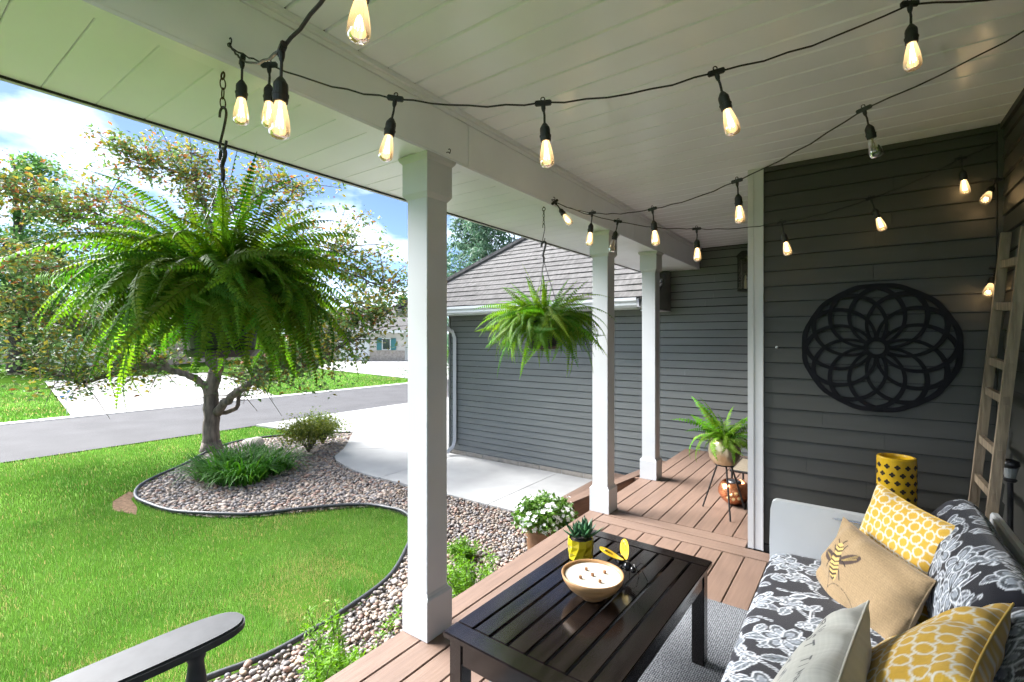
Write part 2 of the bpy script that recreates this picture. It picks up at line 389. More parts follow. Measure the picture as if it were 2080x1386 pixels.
# roof: front plane as overlapping shingle courses, hip on the outer end
E0 = Vector((-7.1, 6.15, 2.045)); sl = .81; RT = 4.2; XE = -2.12
rf = obj('roof', MB().add([(-7.1, 6.15, 2.03), (XE, 6.15, 2.03), (XE, 6.15 + RT, 2.03 + RT * sl), (-7.1 + RT, 6.15 + RT, 2.03 + RT * sl),
     (-7.1, 6.15 + 2 * RT, 2.03), (XE, 6.15 + 2 * RT, 2.03)], [(0, 1, 2, 3), (4, 0, 3), (3, 2, 5, 4), (0, 4, 5, 1), (1, 5, 2)]), 'shingle', gar)
sn = Vector((0, -sl, 1)).normalized(); su = Vector((0, 1, sl)).normalized()
cs = .150; n = int(RT * math.sqrt(1 + sl * sl) / cs)
SH = {}
for k in range(n):
    t0 = k * cs; ty = t0 / math.sqrt(1 + sl * sl); ty1 = (t0 + cs * 1.06) / math.sqrt(1 + sl * sl)
    xa, xb = -7.1 + ty - .02, -7.1 + min(ty1, RT) + .0
    p = E0 + Vector((0, ty, ty * sl)); q = E0 + Vector((0, ty1, ty1 * sl))
    vs = []; x = xa; cuts = [xa]
    x = xa + (.13 if k % 2 else .3)
    while x < XE: cuts.append(x); x += .305 + random.uniform(-.05, .05)
    cuts.append(XE)
    mb = MB()
    for a, b in zip(cuts, cuts[1:]):
        lift = .016 + random.uniform(-.003, .006)
        P0 = Vector((a + .003, p.y, p.z)); P1 = Vector((b - .003, p.y, p.z))
        Q0 = Vector((max(a, xb) if a == xa else a, q.y, q.z)); Q1 = Vector((b, q.y, q.z))
        mb.add([P0 + sn * lift, P1 + sn * lift, Q1 + sn * .003, Q0 + sn * .003, P0, P1], [(0, 1, 2, 3), (4, 5, 1, 0)])
    obj('shingle_course', mb, 'shingle', rf)
# hip cap, fascia, gutter, downspout, end return
hp = [E0 + Vector((t, t, sl * t)) + Vector((0, 0, .03)) for t in (0, RT)]
obj('hip_cap', MB().tube(hp, .06, 6), 'shingle', gar)
obj('eave_soffit', MB().box(-7.05, XE - .02, 6.20, YG - .002, 1.915, 1.93), 'soffit_vinyl', gar)
obj('fascia_board', MB().box(-7.06, XE - .25, 6.19, 6.21, 1.89, 2.03), 'white_trim', gar)
gp = [(6.19, 1.905), (6.11, 1.905), (6.085, 1.935), (6.085, 1.965), (6.065, 1.995), (6.065, 2.035), (6.075, 2.035), (6.075, 2.0), (6.095, 1.97), (6.095, 1.94), (6.115, 1.915), (6.19, 1.915)]
obj('gutter', MB().prism(gp, 'x', -7.08, -2.36), 'white_trim', gar)
obj('downspout', MB().tube([(-6.15, 6.12, 1.90), (-6.15, 6.2, 1.78), (-6.12, YG - .09, 1.62), (-6.10, YG - .05, 1.50), (-6.10, YG - .05, -.40), (-6.10, YG - .10, -.52), (-6.13, YG - .22, -.60)], .042, 4), 'white_trim', gar)
obj('end_return', MB().prism([(6.19, 1.875), (YG - .003, 1.875), (YG - .003, 2.46), (6.19, 2.05)], 'x', -2.119, -2.105), 'garage_siding', gar)
obj('return_trim', MB().box(-2.35, -2.10, 6.185, YG - .002, 1.862, 1.8735), 'white_trim', gar)
obj('hanging_eave_box', MB().box(-2.35, -2.122, 6.195, YG - .002, 1.876, 2.03), 'garage_siding', gar)
# ================================================================== GARDEN
def smooth_path(pts, n=12, closed=False):
    pts = [Vector((*p, 0)) if len(p) == 2 else Vector(p) for p in pts]; out = []
    m = len(pts)
    for i in range(m - (0 if closed else 1)):
        p0 = pts[(i - 1) % m] if closed or i > 0 else pts[0]; p1 = pts[i]; p2 = pts[(i + 1) % m]
        p3 = pts[(i + 2) % m] if closed or i + 2 < m else pts[-1]
        for k in range(n):
            t = k / n
            out.append(.5 * ((2 * p1) + (p2 - p0) * t + (2 * p0 - 5 * p1 + 4 * p2 - p3) * t * t + (3 * p1 - p0 - 3 * p2 + p3) * t ** 3))
    if not closed: out.append(pts[-1])
    return out
edge_ctrl = [(-3.62, -2.0), (-3.50, -.5), (-3.42, .7), (-3.365, 1.289), (-3.273, 1.743), (-3.303, 2.315), (-3.455, 2.885), (-3.80, 3.42), (-4.10, 3.80), (-4.45, 4.02), (-4.80, 4.06),
             (-5.25, 3.93), (-5.752, 3.33), (-6.05, 2.95), (-6.40, 2.67), (-6.95, 2.42), (-7.545, 2.314), (-8.0, 2.32), (-8.5, 2.5), (-9.0, 2.95), (-9.5, 3.5), (-10.2, 4.2), (-10.6, 4.9), (-10.4, 5.6), (-9.9, 6.3), (-9.45, 6.78)]
EP = smooth_path(edge_ctrl, 8)
bed_poly = [(p.x, p.y) for p in EP] + [(a, b) for a, b in tip] + [(-6.0, 4.83), (-3.9, 4.87), (-1.87, 4.88), (-1.87, -2.0)]
bed_np = np.array(bed_poly)
def inside(P, poly):
    x, y = P[:, 0], P[:, 1]; c = np.zeros(len(P), bool); j = len(poly) - 1
    for i in range(len(poly)):
        xi, yi = poly[i]; xj, yj = poly[j]
        t = ((yi > y) != (yj > y)) & (x < (xj - xi) * (y - yi) / (yj - yi + 1e-12) + xi)
        c ^= t; j = i
    return c
bed = sheet('gravel_bed', bed_poly, G - .045, 'bed_soil')
# plastic edging: one continuous rolled strip
ed = tag(obj('lawn_edging', MB().tube([Vector((p.x, p.y, G - .002 + .006 * math.sin(i * .35))) for i, p in enumerate(EP)], .021, 8), 'edging_plastic', sm=True),
    'black rolled plastic edging curving between lawn and gravel', 'edging')
# ------------------------------------------------------------------ gravel (river stones)
mat('gravel', (.4, .37, .34), .6, attr='Col', var=.12, vscale=60, bump=.15, bscale=200, spec=.3)
PAL = np.array([.78, .71, .66]) * np.array([(.36, .34, .31), (.44, .38, .32), (.28, .28, .29), (.18, .185, .20), (.48, .44, .40), (.38, .26, .21), (.33, .22, .19), (.24, .26, .30), (.52, .50, .47), (.40, .33, .25), (.13, .13, .14)])
PAL = (PAL * .86 + PAL.mean(0) * .14) * .88
PW = np.array([.16, .14, .15, .12, .10, .07, .05, .09, .05, .04, .03]); PW = PW / PW.sum()
def ico(sub):
    bm = bmesh.new(); bmesh.ops.create_icosphere(bm, subdivisions=sub, radius=1)
    v = np.array([p.co[:] for p in bm.verts]); f = np.array([[q.index for q in p.verts] for p in bm.faces]); bm.free(); return v, f
def pebbles(pos, rad, sub, seed):
    rs = np.random.RandomState(seed); v0, f0 = ico(sub); n = len(pos); nv = len(v0)
    sc = rad[:, None] * np.stack([rs.uniform(.75, 1.35, n), rs.uniform(.7, 1.0, n), rs.uniform(.42, .72, n)], 1)
    V = v0[None] * sc[:, None, :]
    V = V * (1 + .10 * np.sin(v0[None, :, 0] * 2.3 + rs.rand(n, 1) * 6) + .08 * np.cos(v0[None, :, 1] * 2.9 + rs.rand(n, 1) * 6))[..., None]
    a = rs.rand(n) * 6.283; t = rs.normal(0, .25, n)
    ct, s_ = np.cos(t)[:, None], np.sin(t)[:, None]
    y, z = V[..., 1] * ct - V[..., 2] * s_, V[..., 1] * s_ + V[..., 2] * ct
    ca, sa = np.cos(a)[:, None], np.sin(a)[:, None]
    x, y = V[..., 0] * ca - y * sa, V[..., 0] * sa + y * ca
    V = np.stack([x, y, z], -1) + pos[:, None, :]
    F = f0[None] + (np.arange(n) * nv)[:, None, None]
    c = PAL[rs.choice(len(PAL), n, p=PW)] * rs.uniform(.75, 1.2, (n, 1))
    C = np.repeat(c, nv, 0)
    return V.reshape(-1, 3), F.reshape(-1, 3), C
def scatter(x0, x1, y0, y1, cell, seed):
    rs = np.random.RandomState(seed)
    gx_, gy_ = np.meshgrid(np.arange(x0, x1, cell), np.arange(y0, y1, cell * .88))
    P = np.stack([gx_.ravel(), gy_.ravel()], 1); P[:, 0] += (np.arange(len(gx_)) % 2).repeat(gx_.shape[1]) * cell / 2
    return P + rs.normal(0, cell * .22, P.shape)
parts = []
rs = np.random.RandomState(3)
for (x0, x1, y0, y1, cell, sub, layers) in ((-3.7, -1.88, .2, 4.87, .034, 2, 2), (-5.3, -3.7, 2.2, 4.87, .037, 1, 2), (-10.7, -5.3, 2.2, 7.0, .047, 1, 1)):
    for ly in range(layers):
        P = scatter(x0, x1, y0, y1, cell * (1 if ly == 0 else 1.5), 11 + ly + int(-x0 * 10))
        P = P[inside(P, bed_poly)]
        # keep off the edging
        E2 = np.array([(p.x, p.y) for p in EP]); d = np.min(np.hypot(P[:, None, 0] - E2[None, ::2, 0], P[:, None, 1] - E2[None, ::2, 1]), 1) if len(P) < 60000 else np.ones(len(P))
        P = P[d > .035]
        r = np.clip(rs.lognormal(math.log(cell * .56), .28, len(P)), cell * .3, cell * 1.15)
        z = G - .030 + (.018 if ly else 0) + rs.uniform(-.006, .008, len(P))
        if ly == 0 and sub == 2: parts.append(pebbles(np.column_stack([P, z]), r, 1, 5))
        else: parts.append(pebbles(np.column_stack([P, z]), r, sub if ly else 1, 6 + ly))
off = 0; VV = []; FF = []; CC = []
for v, f, c in parts: VV.append(v); FF.append(f + off); CC.append(c); off += len(v)
gravel = link('gravel', npmesh('gravel', np.concatenate(VV), np.concatenate(FF), MATS['gravel'], np.concatenate(CC), sm=True))
tag(gravel, 'mixed grey and tan river stones covering the planting bed', 'gravel', kind='stuff')
# ------------------------------------------------------------------ lawn grass
mat('grass', (.1, .2, .02), .6, attr='Col', spec=.15, trans=.35)
def vnoise(P, sc, seed):
    rs = np.random.RandomState(seed); g = rs.rand(64, 64); q = P * sc; i = np.floor(q).astype(int); f = q - i; f = f * f * (3 - 2 * f)
    a = g[i[:, 0] % 64, i[:, 1] % 64]; b = g[(i[:, 0] + 1) % 64, i[:, 1] % 64]; c = g[i[:, 0] % 64, (i[:, 1] + 1) % 64]; d = g[(i[:, 0] + 1) % 64, (i[:, 1] + 1) % 64]
    return (a * (1 - f[:, 0]) + b * f[:, 0]) * (1 - f[:, 1]) + (c * (1 - f[:, 0]) + d * f[:, 0]) * f[:, 1]
def blades(P, h, w, seed, col, lean=.5, z0=G - .05):
    rs = np.random.RandomState(seed); n = len(P); a = rs.rand(n) * 6.283; b = rs.rand(n) * 6.283
    l = np.abs(rs.normal(0, lean, n)) * h
    base = np.column_stack([P, np.full(n, z0)])
    side = np.column_stack([np.cos(a), np.sin(a), np.zeros(n)]) * (w / 2)[:, None]
    lv = np.column_stack([np.cos(b) * l, np.sin(b) * l, np.zeros(n)])
    mid = base + lv * .35 + np.column_stack([np.zeros((n, 2)), h * .62]); tipv = base + lv + np.column_stack([np.zeros((n, 2)), h * np.sqrt(np.clip(1 - .3 * lean, .3, 1))])
    V = np.stack([base - side, base + side, mid + side * .8, mid - side * .8, tipv], 1).reshape(-1, 3)
    o = (np.arange(n) * 5)[:, None]
    F = np.concatenate([o + [0, 1, 2], o + [0, 2, 3], o + [3, 2, 4]])
    C = np.repeat(col, 5, 0); 
    return V, F, C
def lawn_cols(P, seed):
    rs = np.random.RandomState(seed); n = len(P)
    k = .55 * vnoise(P, .9, 1) + .45 * vnoise(P, 3.1, 2)
    base = np.array([.058, .158, .026]); lite = np.array([.145, .270, .060]); dry = np.array([.34, .29, .13])
    c = base + (lite - base) * np.clip(k * 1.5 - .25 + rs.normal(0, .22, n), 0, 1)[:, None]
    pm = rs.rand(n) < .12; c[pm] = np.array([.22, .32, .11]) * rs.uniform(.7, 1.2, (pm.sum(), 1)); c *= (.72 + .56 * vnoise(P, .55, 14))[:, None]
    dk = np.clip((vnoise(P, 1.6, 5) - .62) * 2.2, 0, 1)
    dE = np.clip(1.25 - np.abs(P[:, 0] + 3.72) / .55, 0, 1) * (P[:, 1] < 2.9) * np.clip(vnoise(P, 2.7, 9) * 2.0 - .35, 0, 1)       # worn strip along the edging
    dry_p = np.clip(.05 + .35 * dk + .95 * dE, 0, .8)
    m = rs.rand(n) < dry_p
    c[m] = dry * rs.uniform(.6, 1.1, (m.sum(), 1))
    return c
GV = []; GF = []; GC = []; off = 0
E2 = np.array([(p.x, p.y) for p in EP])
lawn_poly = [(p.x, p.y) for p in EP] + [(-9.6, 6.72), (-10.2, 6.44), (-11.2, 6.06), (-12.2, 5.96), (-12.2, -2.5), (-3.62, -2.5)]
for (x0, x1, y0, y1, cell, h0, w0, sd) in ((-5.0, -3.2, .0, 4.05, .0118, .044, .0025, 21), (-8.0, -5.0, -.6, 4.0, .0178, .044, .0038, 22), (-12.25, -8.0, -.6, 6.6, .031, .046, .0072, 23)):
    P = scatter(x0, x1, y0, y1, cell, sd); P = P[inside(P, lawn_poly) & ~inside(P, [(-8.05, 2.28), (-7.6, 2.22), (-7.3, 2.12), (-7.75, 2.0), (-8.15, 2.1), (-8.5, 2.38), (-8.35, 2.42)])]
    rs = np.random.RandomState(sd); n = len(P)
    worn = np.clip(1.25 - np.abs(P[:, 0] + 3.72) / .55, 0, 1) * (P[:, 1] < 2.9) * np.clip(vnoise(P, 2.7, 9) * 2.4 - .65, 0, 1)
    keep = rs.rand(n) > worn * .65; P = P[keep]; n = len(P); worn = worn[keep]
    h = h0 * rs.uniform(.6, 1.25, n) * (.75 + .5 * vnoise(P, 2.0, 4)) * (1 - .45 * worn)
    v, f, c = blades(P, h, w0 * rs.uniform(.7, 1.3, n), sd, lawn_cols(P, sd))
    GV.append(v); GF.append(f + off); GC.append(c); off += len(v)
# far lawn across the street
for (x0, x1, y0, y1, cell, sd, pl) in ((-34, -17.9, -8, 4.9, .08, 31, [(-17.95, -8), (-17.95, 3.65), (-33, 5.8), (-34, -8)]), (-33, -17.9, 9.0, 20, .08, 32, [(-17.95, 9.65), (-28, 12.8), (-33, 13.4), (-33, 19.8), (-17.95, 17.4)])):
    P = scatter(x0, x1, y0, y1, cell, sd); P = P[inside(P, pl)]; n = len(P); rs = np.random.RandomState(sd)
    v, f, c = blades(P, np.full(n, .07) * rs.uniform(.6, 1.2, n), np.full(n, .026), sd, lawn_cols(P, sd) * 1.0)
    GV.append(v); GF.append(f + off); GC.append(c); off += len(v)
lawn = link('lawn_grass', npmesh('lawn_grass', np.concatenate(GV), np.concatenate(GF), MATS['grass'], np.concatenate(GC)))
tag(lawn, 'mown green lawn grass with worn brownish patches near the edging', 'grass', kind='stuff')
mat('dirt_brown', (.13, .085, .055), .95, var=.3, vscale=20, bump=.8, bscale=60, spec=.05)
dirt = tag(sheet('bare_soil', [(-8.05, 2.28), (-7.6, 2.22), (-7.3, 2.12), (-7.75, 2.0), (-8.15, 2.1), (-8.5, 2.38), (-8.35, 2.42)], G - .046, 'dirt_brown', kind=None), kind='structure')

# ------------------------------------------------------------------ leaf helpers
def leaf_cloud(P, size, seed, col, elong=1.9, droop=.0, up=.35):
    """one folded 4-vertex leaf per point"""
    rs = np.random.RandomState(seed); n = len(P)
    d = rs.normal(0, 1, (n, 3)); d[:, 2] = d[:, 2] * .6 - droop; d /= np.linalg.norm(d, axis=1)[:, None]
    nn = rs.normal(0, .6, (n, 3)); nn[:, 2] += up + .6; s = np.cross(d, nn); s /= np.linalg.norm(s, axis=1)[:, None] + 1e-9
    L = size * rs.uniform(.6, 1.3, n); w = L / elong / 2
    a = P; b = P + d * (L * .5)[:, None]; t = P + d * L[:, None]
    k = np.cross(s, d) * (w * .35)[:, None]
    V = np.stack([a, b + s * w[:, None] + k, t, b - s * w[:, None] + k], 1).reshape(-1, 3)
    o = (np.arange(n) * 4)[:, None]
    F = np.concatenate([o + [0, 1, 2], o + [0, 2, 3]]); C = np.repeat(col, 4, 0)
    return V, F, C
mat('leaf', (.1, .2, .03), .55, attr='Col', spec=.25, trans=.35)
mat('bark', (.135, .105, .085), .9, var=.5, vscale=11, vstretch=(1.4, 1.4, .35), bump=1.0, bscale=26, bstretch=(1, 1, .3))
mat('bark_dark', (.075, .06, .05), .9, var=.3, vscale=14, bump=.7, bscale=40)
def limb(mb, pts, r0, r1, seg=8, wob=.02, rs=random):
    pp = smooth_path(pts, 5); n = len(pp)
    pp = [p + Vector((rs.uniform(-wob, wob), rs.uniform(-wob, wob), rs.uniform(-wob, wob))) if 0 < i < n - 1 else p for i, p in enumerate(pp)]
    mb.tube(pp, [r0 + (r1 - r0) * i / (n - 1) for i in range(n)], seg); return pp
# ------------------------------------------------------------------ the ornamental tree in the bed
TX, TY = -10.22, 4.17
def cpt(u, v, d):
    """point seen at pixel (u,v) of the 2080-wide frame at depth d (used while laying out the branches)"""
    F_ = Vector((-math.sin(R(35.754)), math.cos(R(35.754)), 0)); R_ = Vector((math.cos(R(35.754)), math.sin(R(35.754)), 0))
    return Vector((0, 0, CAM_H)) + F_ * d + R_ * ((u - 1040) / 975 * d) + Vector((0, 0, (687 - v) / 975 * d))
tree = thing('ornamental_tree', 'crabapple-like tree with reddish green leaves growing in the gravel bed', 'tree', (TX, TY, G))
tr_mb = MB()
trunk_pts = [(TX, TY, G - .1), cpt(428, 895, 9.35), cpt(430, 850, 9.35), cpt(428, 800, 9.35), cpt(436, 762, 9.35), cpt(446, 728, 9.35)]
limb(tr_mb, trunk_pts, .165, .11, 12, .012)
tr_mb.lathe([(.22, G - .08), (.19, G + .03), (.165, G + .16)], 12, (TX, TY, 0))
obj('trunk', tr_mb, 'bark', tree, sm=True)
branches = [
    ([cpt(440, 838, 9.3), cpt(470, 806, 9.1), cpt(512, 775, 8.9), cpt(556, 742, 8.7), cpt(590, 748, 8.6), cpt(640, 735, 8.5), cpt(720, 690, 8.3)], .085, .018),
    ([cpt(444, 842, 9.35), cpt(482, 825, 9.5), cpt(492, 790, 9.6), cpt(530, 760, 9.8), cpt(560, 690, 10)], .05, .015),
    ([cpt(425, 795, 9.35), cpt(400, 772, 9.2), cpt(360, 757, 9.1), cpt(310, 742, 9.0), cpt(250, 752, 8.8), cpt(180, 776, 8.6), cpt(130, 765, 8.5), cpt(60, 735, 8.4)], .075, .016),
    ([cpt(440, 760, 9.35), cpt(415, 712, 9.3), cpt(370, 640, 9.2), cpt(300, 560, 9.0), cpt(240, 480, 8.9), cpt(180, 420, 8.8)], .085, .014),
    ([cpt(446, 735, 9.35), cpt(455, 660, 9.4), cpt(450, 560, 9.5), cpt(430, 460, 9.6), cpt(400, 370, 9.6), cpt(385, 310, 9.6)], .09, .012),
    ([cpt(446, 735, 9.35), cpt(490, 660, 9.5), cpt(560, 590, 9.7), cpt(640, 530, 9.8), cpt(720, 500, 9.9)], .08, .012),
    ([cpt(440, 745, 9.35), cpt(430, 680, 9.9), cpt(400, 600, 10.6), cpt(330, 500, 11.2), cpt(230, 400, 11.6)], .07, .012),
    ([cpt(460, 720, 9.35), cpt(520, 660, 10.2), cpt(590, 560, 10.9), cpt(620, 450, 11.2)], .06, .01),
    ([cpt(360, 757, 9.1), cpt(280, 700, 8.9), cpt(160, 660, 8.7), cpt(60, 620, 8.5), cpt(-30, 600, 8.4)], .04, .01),
    ([cpt(300, 560, 9.0), cpt(180, 560, 8.8), cpt(70, 540, 8.6), cpt(-40, 500, 8.5)], .035, .01),
    ([cpt(560, 742, 8.7), cpt(640, 690, 8.6), cpt(720, 650, 8.5), cpt(790, 630, 8.5)], .035, .01),
    ([cpt(640, 530, 9.8), cpt(720, 560, 9.7), cpt(790, 590, 9.6)], .03, .009),
    ([cpt(250, 480, 8.9), cpt(160, 440, 8.8), cpt(60, 400, 8.6), cpt(-40, 390, 8.5)], .03, .009),
    ([cpt(400, 370, 9.6), cpt(330, 340, 9.4), cpt(250, 310, 9.3)], .02, .006),
    ([cpt(430, 460, 9.6), cpt(520, 400, 9.5), cpt(600, 380, 9.4)], .025, .007),
]
CP = []
rs = random.Random(5)
for pts, r0, r1 in branches:
    mb = MB(); pp = limb(mb, pts, r0, r1, 7, .025, rs)
    # twigs
    for k in range(len(pp) // 3, len(pp)):
        for j in range(3):
            d = Vector((rs.gauss(0, 1), rs.gauss(0, 1), rs.gauss(.12, .7))).normalized() * rs.uniform(.35, 1.05)
            q = pp[k]; e = q + d; m_ = q + d * .5 + Vector((0, 0, rs.uniform(-.02, .1)))
            mb.tube([q, m_, e], [.011, .008, .004], 4, cap=False)
            for t in np.linspace(.15, 1.05, 10): CP.append((q.lerp(e, t)) + Vector((rs.gauss(0, .07), rs.gauss(0, .07), rs.gauss(0, .07))))
    obj('branch', mb, 'bark', tree, sm=True)
CP = np.array([p[:] for p in CP])
rsn = np.random.RandomState(8)
P = np.repeat(CP, 7, 0) + np.repeat(rsn.normal(0, .11, CP.shape), 7, 0) + rsn.normal(0, .066, (len(CP) * 7, 3))
P = P[(P[:, 2] > .42) & ((P[:, 2] > 1.05) | (rsn.rand(len(P)) < .35))]
n = len(P)
col = np.empty((n, 3)); u = rsn.rand(n)
hgt = np.clip((P[:, 2] - 1.5) / 3.5, 0, 1)
pr = .03 + .10 * hgt
col[:] = np.array([.11, .175, .06]) * rsn.uniform(.6, 1.5, (n, 1))
m = u < pr; col[m] = np.array([.28, .115, .05]) * rsn.uniform(.6, 1.4, (m.sum(), 1))
m = (u > pr) & (u < pr + .30); col[m] = np.array([.25, .215, .045]) * rsn.uniform(.6, 1.3, (m.sum(), 1))
v, f, c = leaf_cloud(P, .094, 4, col)
link('crown', npmesh('crown', v, f, MATS['leaf'], c), None, tree)

# ------------------------------------------------------------------ background trees
def crown_tree(name, label, x, y, h, rad, seed, c1, c2, n=9000, leaf=.22, kind='broad', z_lo=.25, group='trees beyond the street'):
    t = thing(name, label, 'tree', (x, y, G), group=group)
    rs = np.random.RandomState(seed); rr = random.Random(seed)
    mb = MB(); 
    limb(mb, [(x, y, G - .2), (x + .1, y, G + h * .3), (x - .1, y + .1, G + h * .6), (x, y, G + h * .93)], h * .028, h * .006, 8, .03, rr)
    if kind == 'broad':
        cl = []
        for i in range(26):
            a = rs.rand() * 6.283; q = rs.rand() ** .6; zz = z_lo + (1 - z_lo) * rs.rand()
            w = math.sin(math.pi * min(max((zz - z_lo) / (1.04 - z_lo), .03), 1)) ** .6
            cl.append((x + math.cos(a) * rad * q * w, y + math.sin(a) * rad * q * w, G + h * zz * .95, rad * rs.uniform(.22, .42)))
            if i % 2 == 0: mb.tube([(x, y, G + h * zz * .6), cl[-1][:3]], [h * .008, h * .002], 5)
        idx = rs.randint(0, len(cl), n); cla = np.array(cl)[idx]
        d = rs.normal(0, 1, (n, 3)); d /= np.linalg.norm(d, axis=1)[:, None]
        P = cla[:, :3] + d * (cla[:, 3] * rs.uniform(.55, 1.05, n))[:, None] * np.array([1, 1, .75])
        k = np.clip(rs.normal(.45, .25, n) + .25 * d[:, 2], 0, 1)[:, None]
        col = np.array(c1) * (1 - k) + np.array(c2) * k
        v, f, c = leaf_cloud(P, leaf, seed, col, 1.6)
    else:
        Ps = []; Cs = []
        nb = 90
        for i in range(nb):
            zz = .08 + .9 * (i / nb) ** .9; a = i * 2.399 + rs.rand(); L = rad * (1.03 - zz) ** .8 * rs.uniform(.75, 1.15)
            p0 = np.array([x, y, G + h * zz]); d = np.array([math.cos(a), math.sin(a), -.12])
            mb.tube([tuple(p0), tuple(p0 + d * L * .55 + np.array([0, 0, -.05 * L])), tuple(p0 + d * L + np.array([0, 0, .1 * L]))], [.035, .02, .006], 4, cap=False)
            m_ = max(8, int(n / nb)); tt = rs.rand(m_) ** .7
            q = p0 + d * (L * tt)[:, None]; sp = .22 * L * (1.1 - tt) * 1.2 + .08
            q += np.column_stack([rs.normal(0, 1, m_) * sp, rs.normal(0, 1, m_) * sp, -np.abs(rs.normal(0, .35, m_)) * (.3 + sp)])
            Ps.append(q); Cs.append(np.clip(rs.normal(.4, .3, m_), 0, 1))
        P = np.concatenate(Ps); k = np.concatenate(Cs)[:, None]
        col = np.array(c1) * (1 - k) + np.array(c2) * k
        v, f, c = leaf_cloud(P, leaf, seed, col, 3.2, droop=.7)
    obj('trunk', mb, 'bark_dark', t, sm=True)
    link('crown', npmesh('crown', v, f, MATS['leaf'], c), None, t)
    return t
def at_px(u, depth): p = cpt(u, 687, depth); return p.x, p.y
x, y = at_px(30, 30); crown_tree('broadleaf_tree', 'tall light green tree rising above the reddish tree at the picture edge', x, y, 14.0, 3.4, 41, (.05, .13, .03), (.14, .26, .08), 12000, .26, z_lo=.2)
x, y = at_px(985, 24); crown_tree('spruce_tree', 'blue green spruce standing behind the garage roof', x, y, 10.8, 4.6, 42, (.045, .10, .06), (.15, .23, .15), 26000, .24, 'spruce', group=None)
x, y = at_px(835, 75); crown_tree('broadleaf_tree', 'dark green tree beside the beige house across the street', x, y, 8.5, 4.0, 43, (.025, .075, .02), (.06, .14, .035), 5000, .45, z_lo=.12)
x, y = at_px(640, 80); crown_tree('broadleaf_tree', 'round green tree showing behind the beige house roof', x, y, 7.0, 5.5, 44, (.03, .085, .02), (.08, .16, .04), 5000, .5, z_lo=.1)
x, y = at_px(180, 62); crown_tree('broadleaf_tree', 'broad dark green tree low behind the hanging fern', x, y, 7.5, 7.0, 45, (.03, .08, .02), (.07, .15, .04), 6000, .5, z_lo=.08)
x, y = at_px(330, 70); crown_tree('broadleaf_tree', 'mid green tree far behind the ornamental tree trunk', x, y, 6.8, 6.5, 46, (.035, .09, .02), (.08, .17, .04), 5000, .5, z_lo=.08)
x, y = at_px(-40, 50); crown_tree('broadleaf_tree', 'dark tree far off at the very edge of the picture', x, y, 8.0, 6.0, 47, (.03, .08, .02), (.07, .15, .04), 5000, .45, z_lo=.08)
x, y = at_px(500, 90); crown_tree('broadleaf_tree', 'far green tree between the two houses across the street', x, y, 7.2, 7.0, 48, (.035, .09, .02), (.08, .17, .04), 5000, .6, z_lo=.06)
x, y = at_px(70, 31); crown_tree('broadleaf_tree', 'low leafy tree in front of the tan house across the street', x, y, 5.0, 3.6, 49, (.035, .09, .02), (.10, .19, .05), 5200, .26, z_lo=.05)
x, y = at_px(255, 33); crown_tree('broadleaf_tree', 'pale green bushy tree beside the far driveway', x, y, 4.4, 3.2, 50, (.05, .10, .025), (.13, .20, .06), 4600, .26, z_lo=.05)
# ------------------------------------------------------------------ houses across the street
mat('beige_siding', (.62, .57, .50), .8, var=.04, vscale=2, bump=.1, bscale=20)
mat('tan_siding', (.30, .24, .20), .8, var=.06, vscale=2, bump=.1, bscale=20)
mat('stone_veneer', (.42, .36, .30), .9, var=.2, vscale=6, bump=.4, bscale=14)
mat('teal_shutter', (.05, .20, .20), .6)
mat('glass_dark', (.02, .03, .035), .08, spec=.8)
mat('white_far', (.75, .74, .72), .6, var=.03)
def far_house(name, label, u0, u1, d0, h, m, roofm, depth=9, door=None, wins=(), gable=None):
    a = cpt(u0, 687, d0); b = cpt(u1, 687, d0 * 1.0)
    c = (a + b) / 2; ax = (b - a); wd = ax.length; ang = math.atan2(ax.y, ax.x)
    t = thing(name, label, 'house', (c.x, c.y, G), ang)
    W2 = wd / 2
    L_ = dict(local=True)
    obj('wall', MB().box(-W2, W2, 0, depth, 0, h), m, t, **L_)
    rh = depth * .28
    obj('roof', MB().prism([(-.6, h - .05), (depth / 2, h + rh), (depth + .6, h - .05), (depth + .6, h + .12), (depth / 2, h + rh + .2), (-.6, h + .12)], 'x', -W2 - .5, W2 + .5), roofm, t, **L_)
    obj('fascia', MB().box(-W2 - .5, W2 + .5, -.66, -.605, h - .10, h + .14), 'white_far', t, **L_)
    obj('stone_base', MB().box(-W2 - .03, W2 + .03, -.08, -.004, 0, .95), 'stone_veneer', t, **L_)
    if door:
        x0, x1 = door
        g = obj('garage_door', MB().box(x0, x1, -.12, -.085, .0, 2.2), 'white_far', t, **L_)
        for k in range(4): obj('door_panel', MB().box(x0 + .06, x1 - .06, -.15, -.121, .05 + k * .54, .55 + k * .54, bev=.01), 'white_far', g)
    for (x0, x1, z0, z1) in wins:
        w = obj('window', MB().box(x0, x1, -.13, -.085, z0, z1), 'white_far', t, **L_)
        obj('pane', MB().box(x0 + .08, x1 - .08, -.14, -.131, z0 + .08, z1 - .08), 'glass_dark', w)
        obj('shutter', MB().box(x0 - .50, x0 - .03, -.14, -.085, z0, z1), 'teal_shutter', t, **L_)
        obj('shutter', MB().box(x1 + .03, x1 + .50, -.14, -.085, z0, z1), 'teal_shutter', t, **L_)
    return t
far_house('far_house', 'beige house across the street with teal shutters and white garage door', 668, 822, 46.5, 2.75, 'beige_siding', 'shingle', 9, (-2.6, .3), ((1.5, 2.35, 1.0, 2.15),))
far_house('far_house', 'tan brown house hidden behind the ornamental tree across the street', -60, 330, 38, 2.9, 'tan_siding', 'shingle', 10, (-1.2, 3.6), ((-5.6, -4.3, 1.0, 2.2), (5.1, 6.2, 1.0, 2.2)))

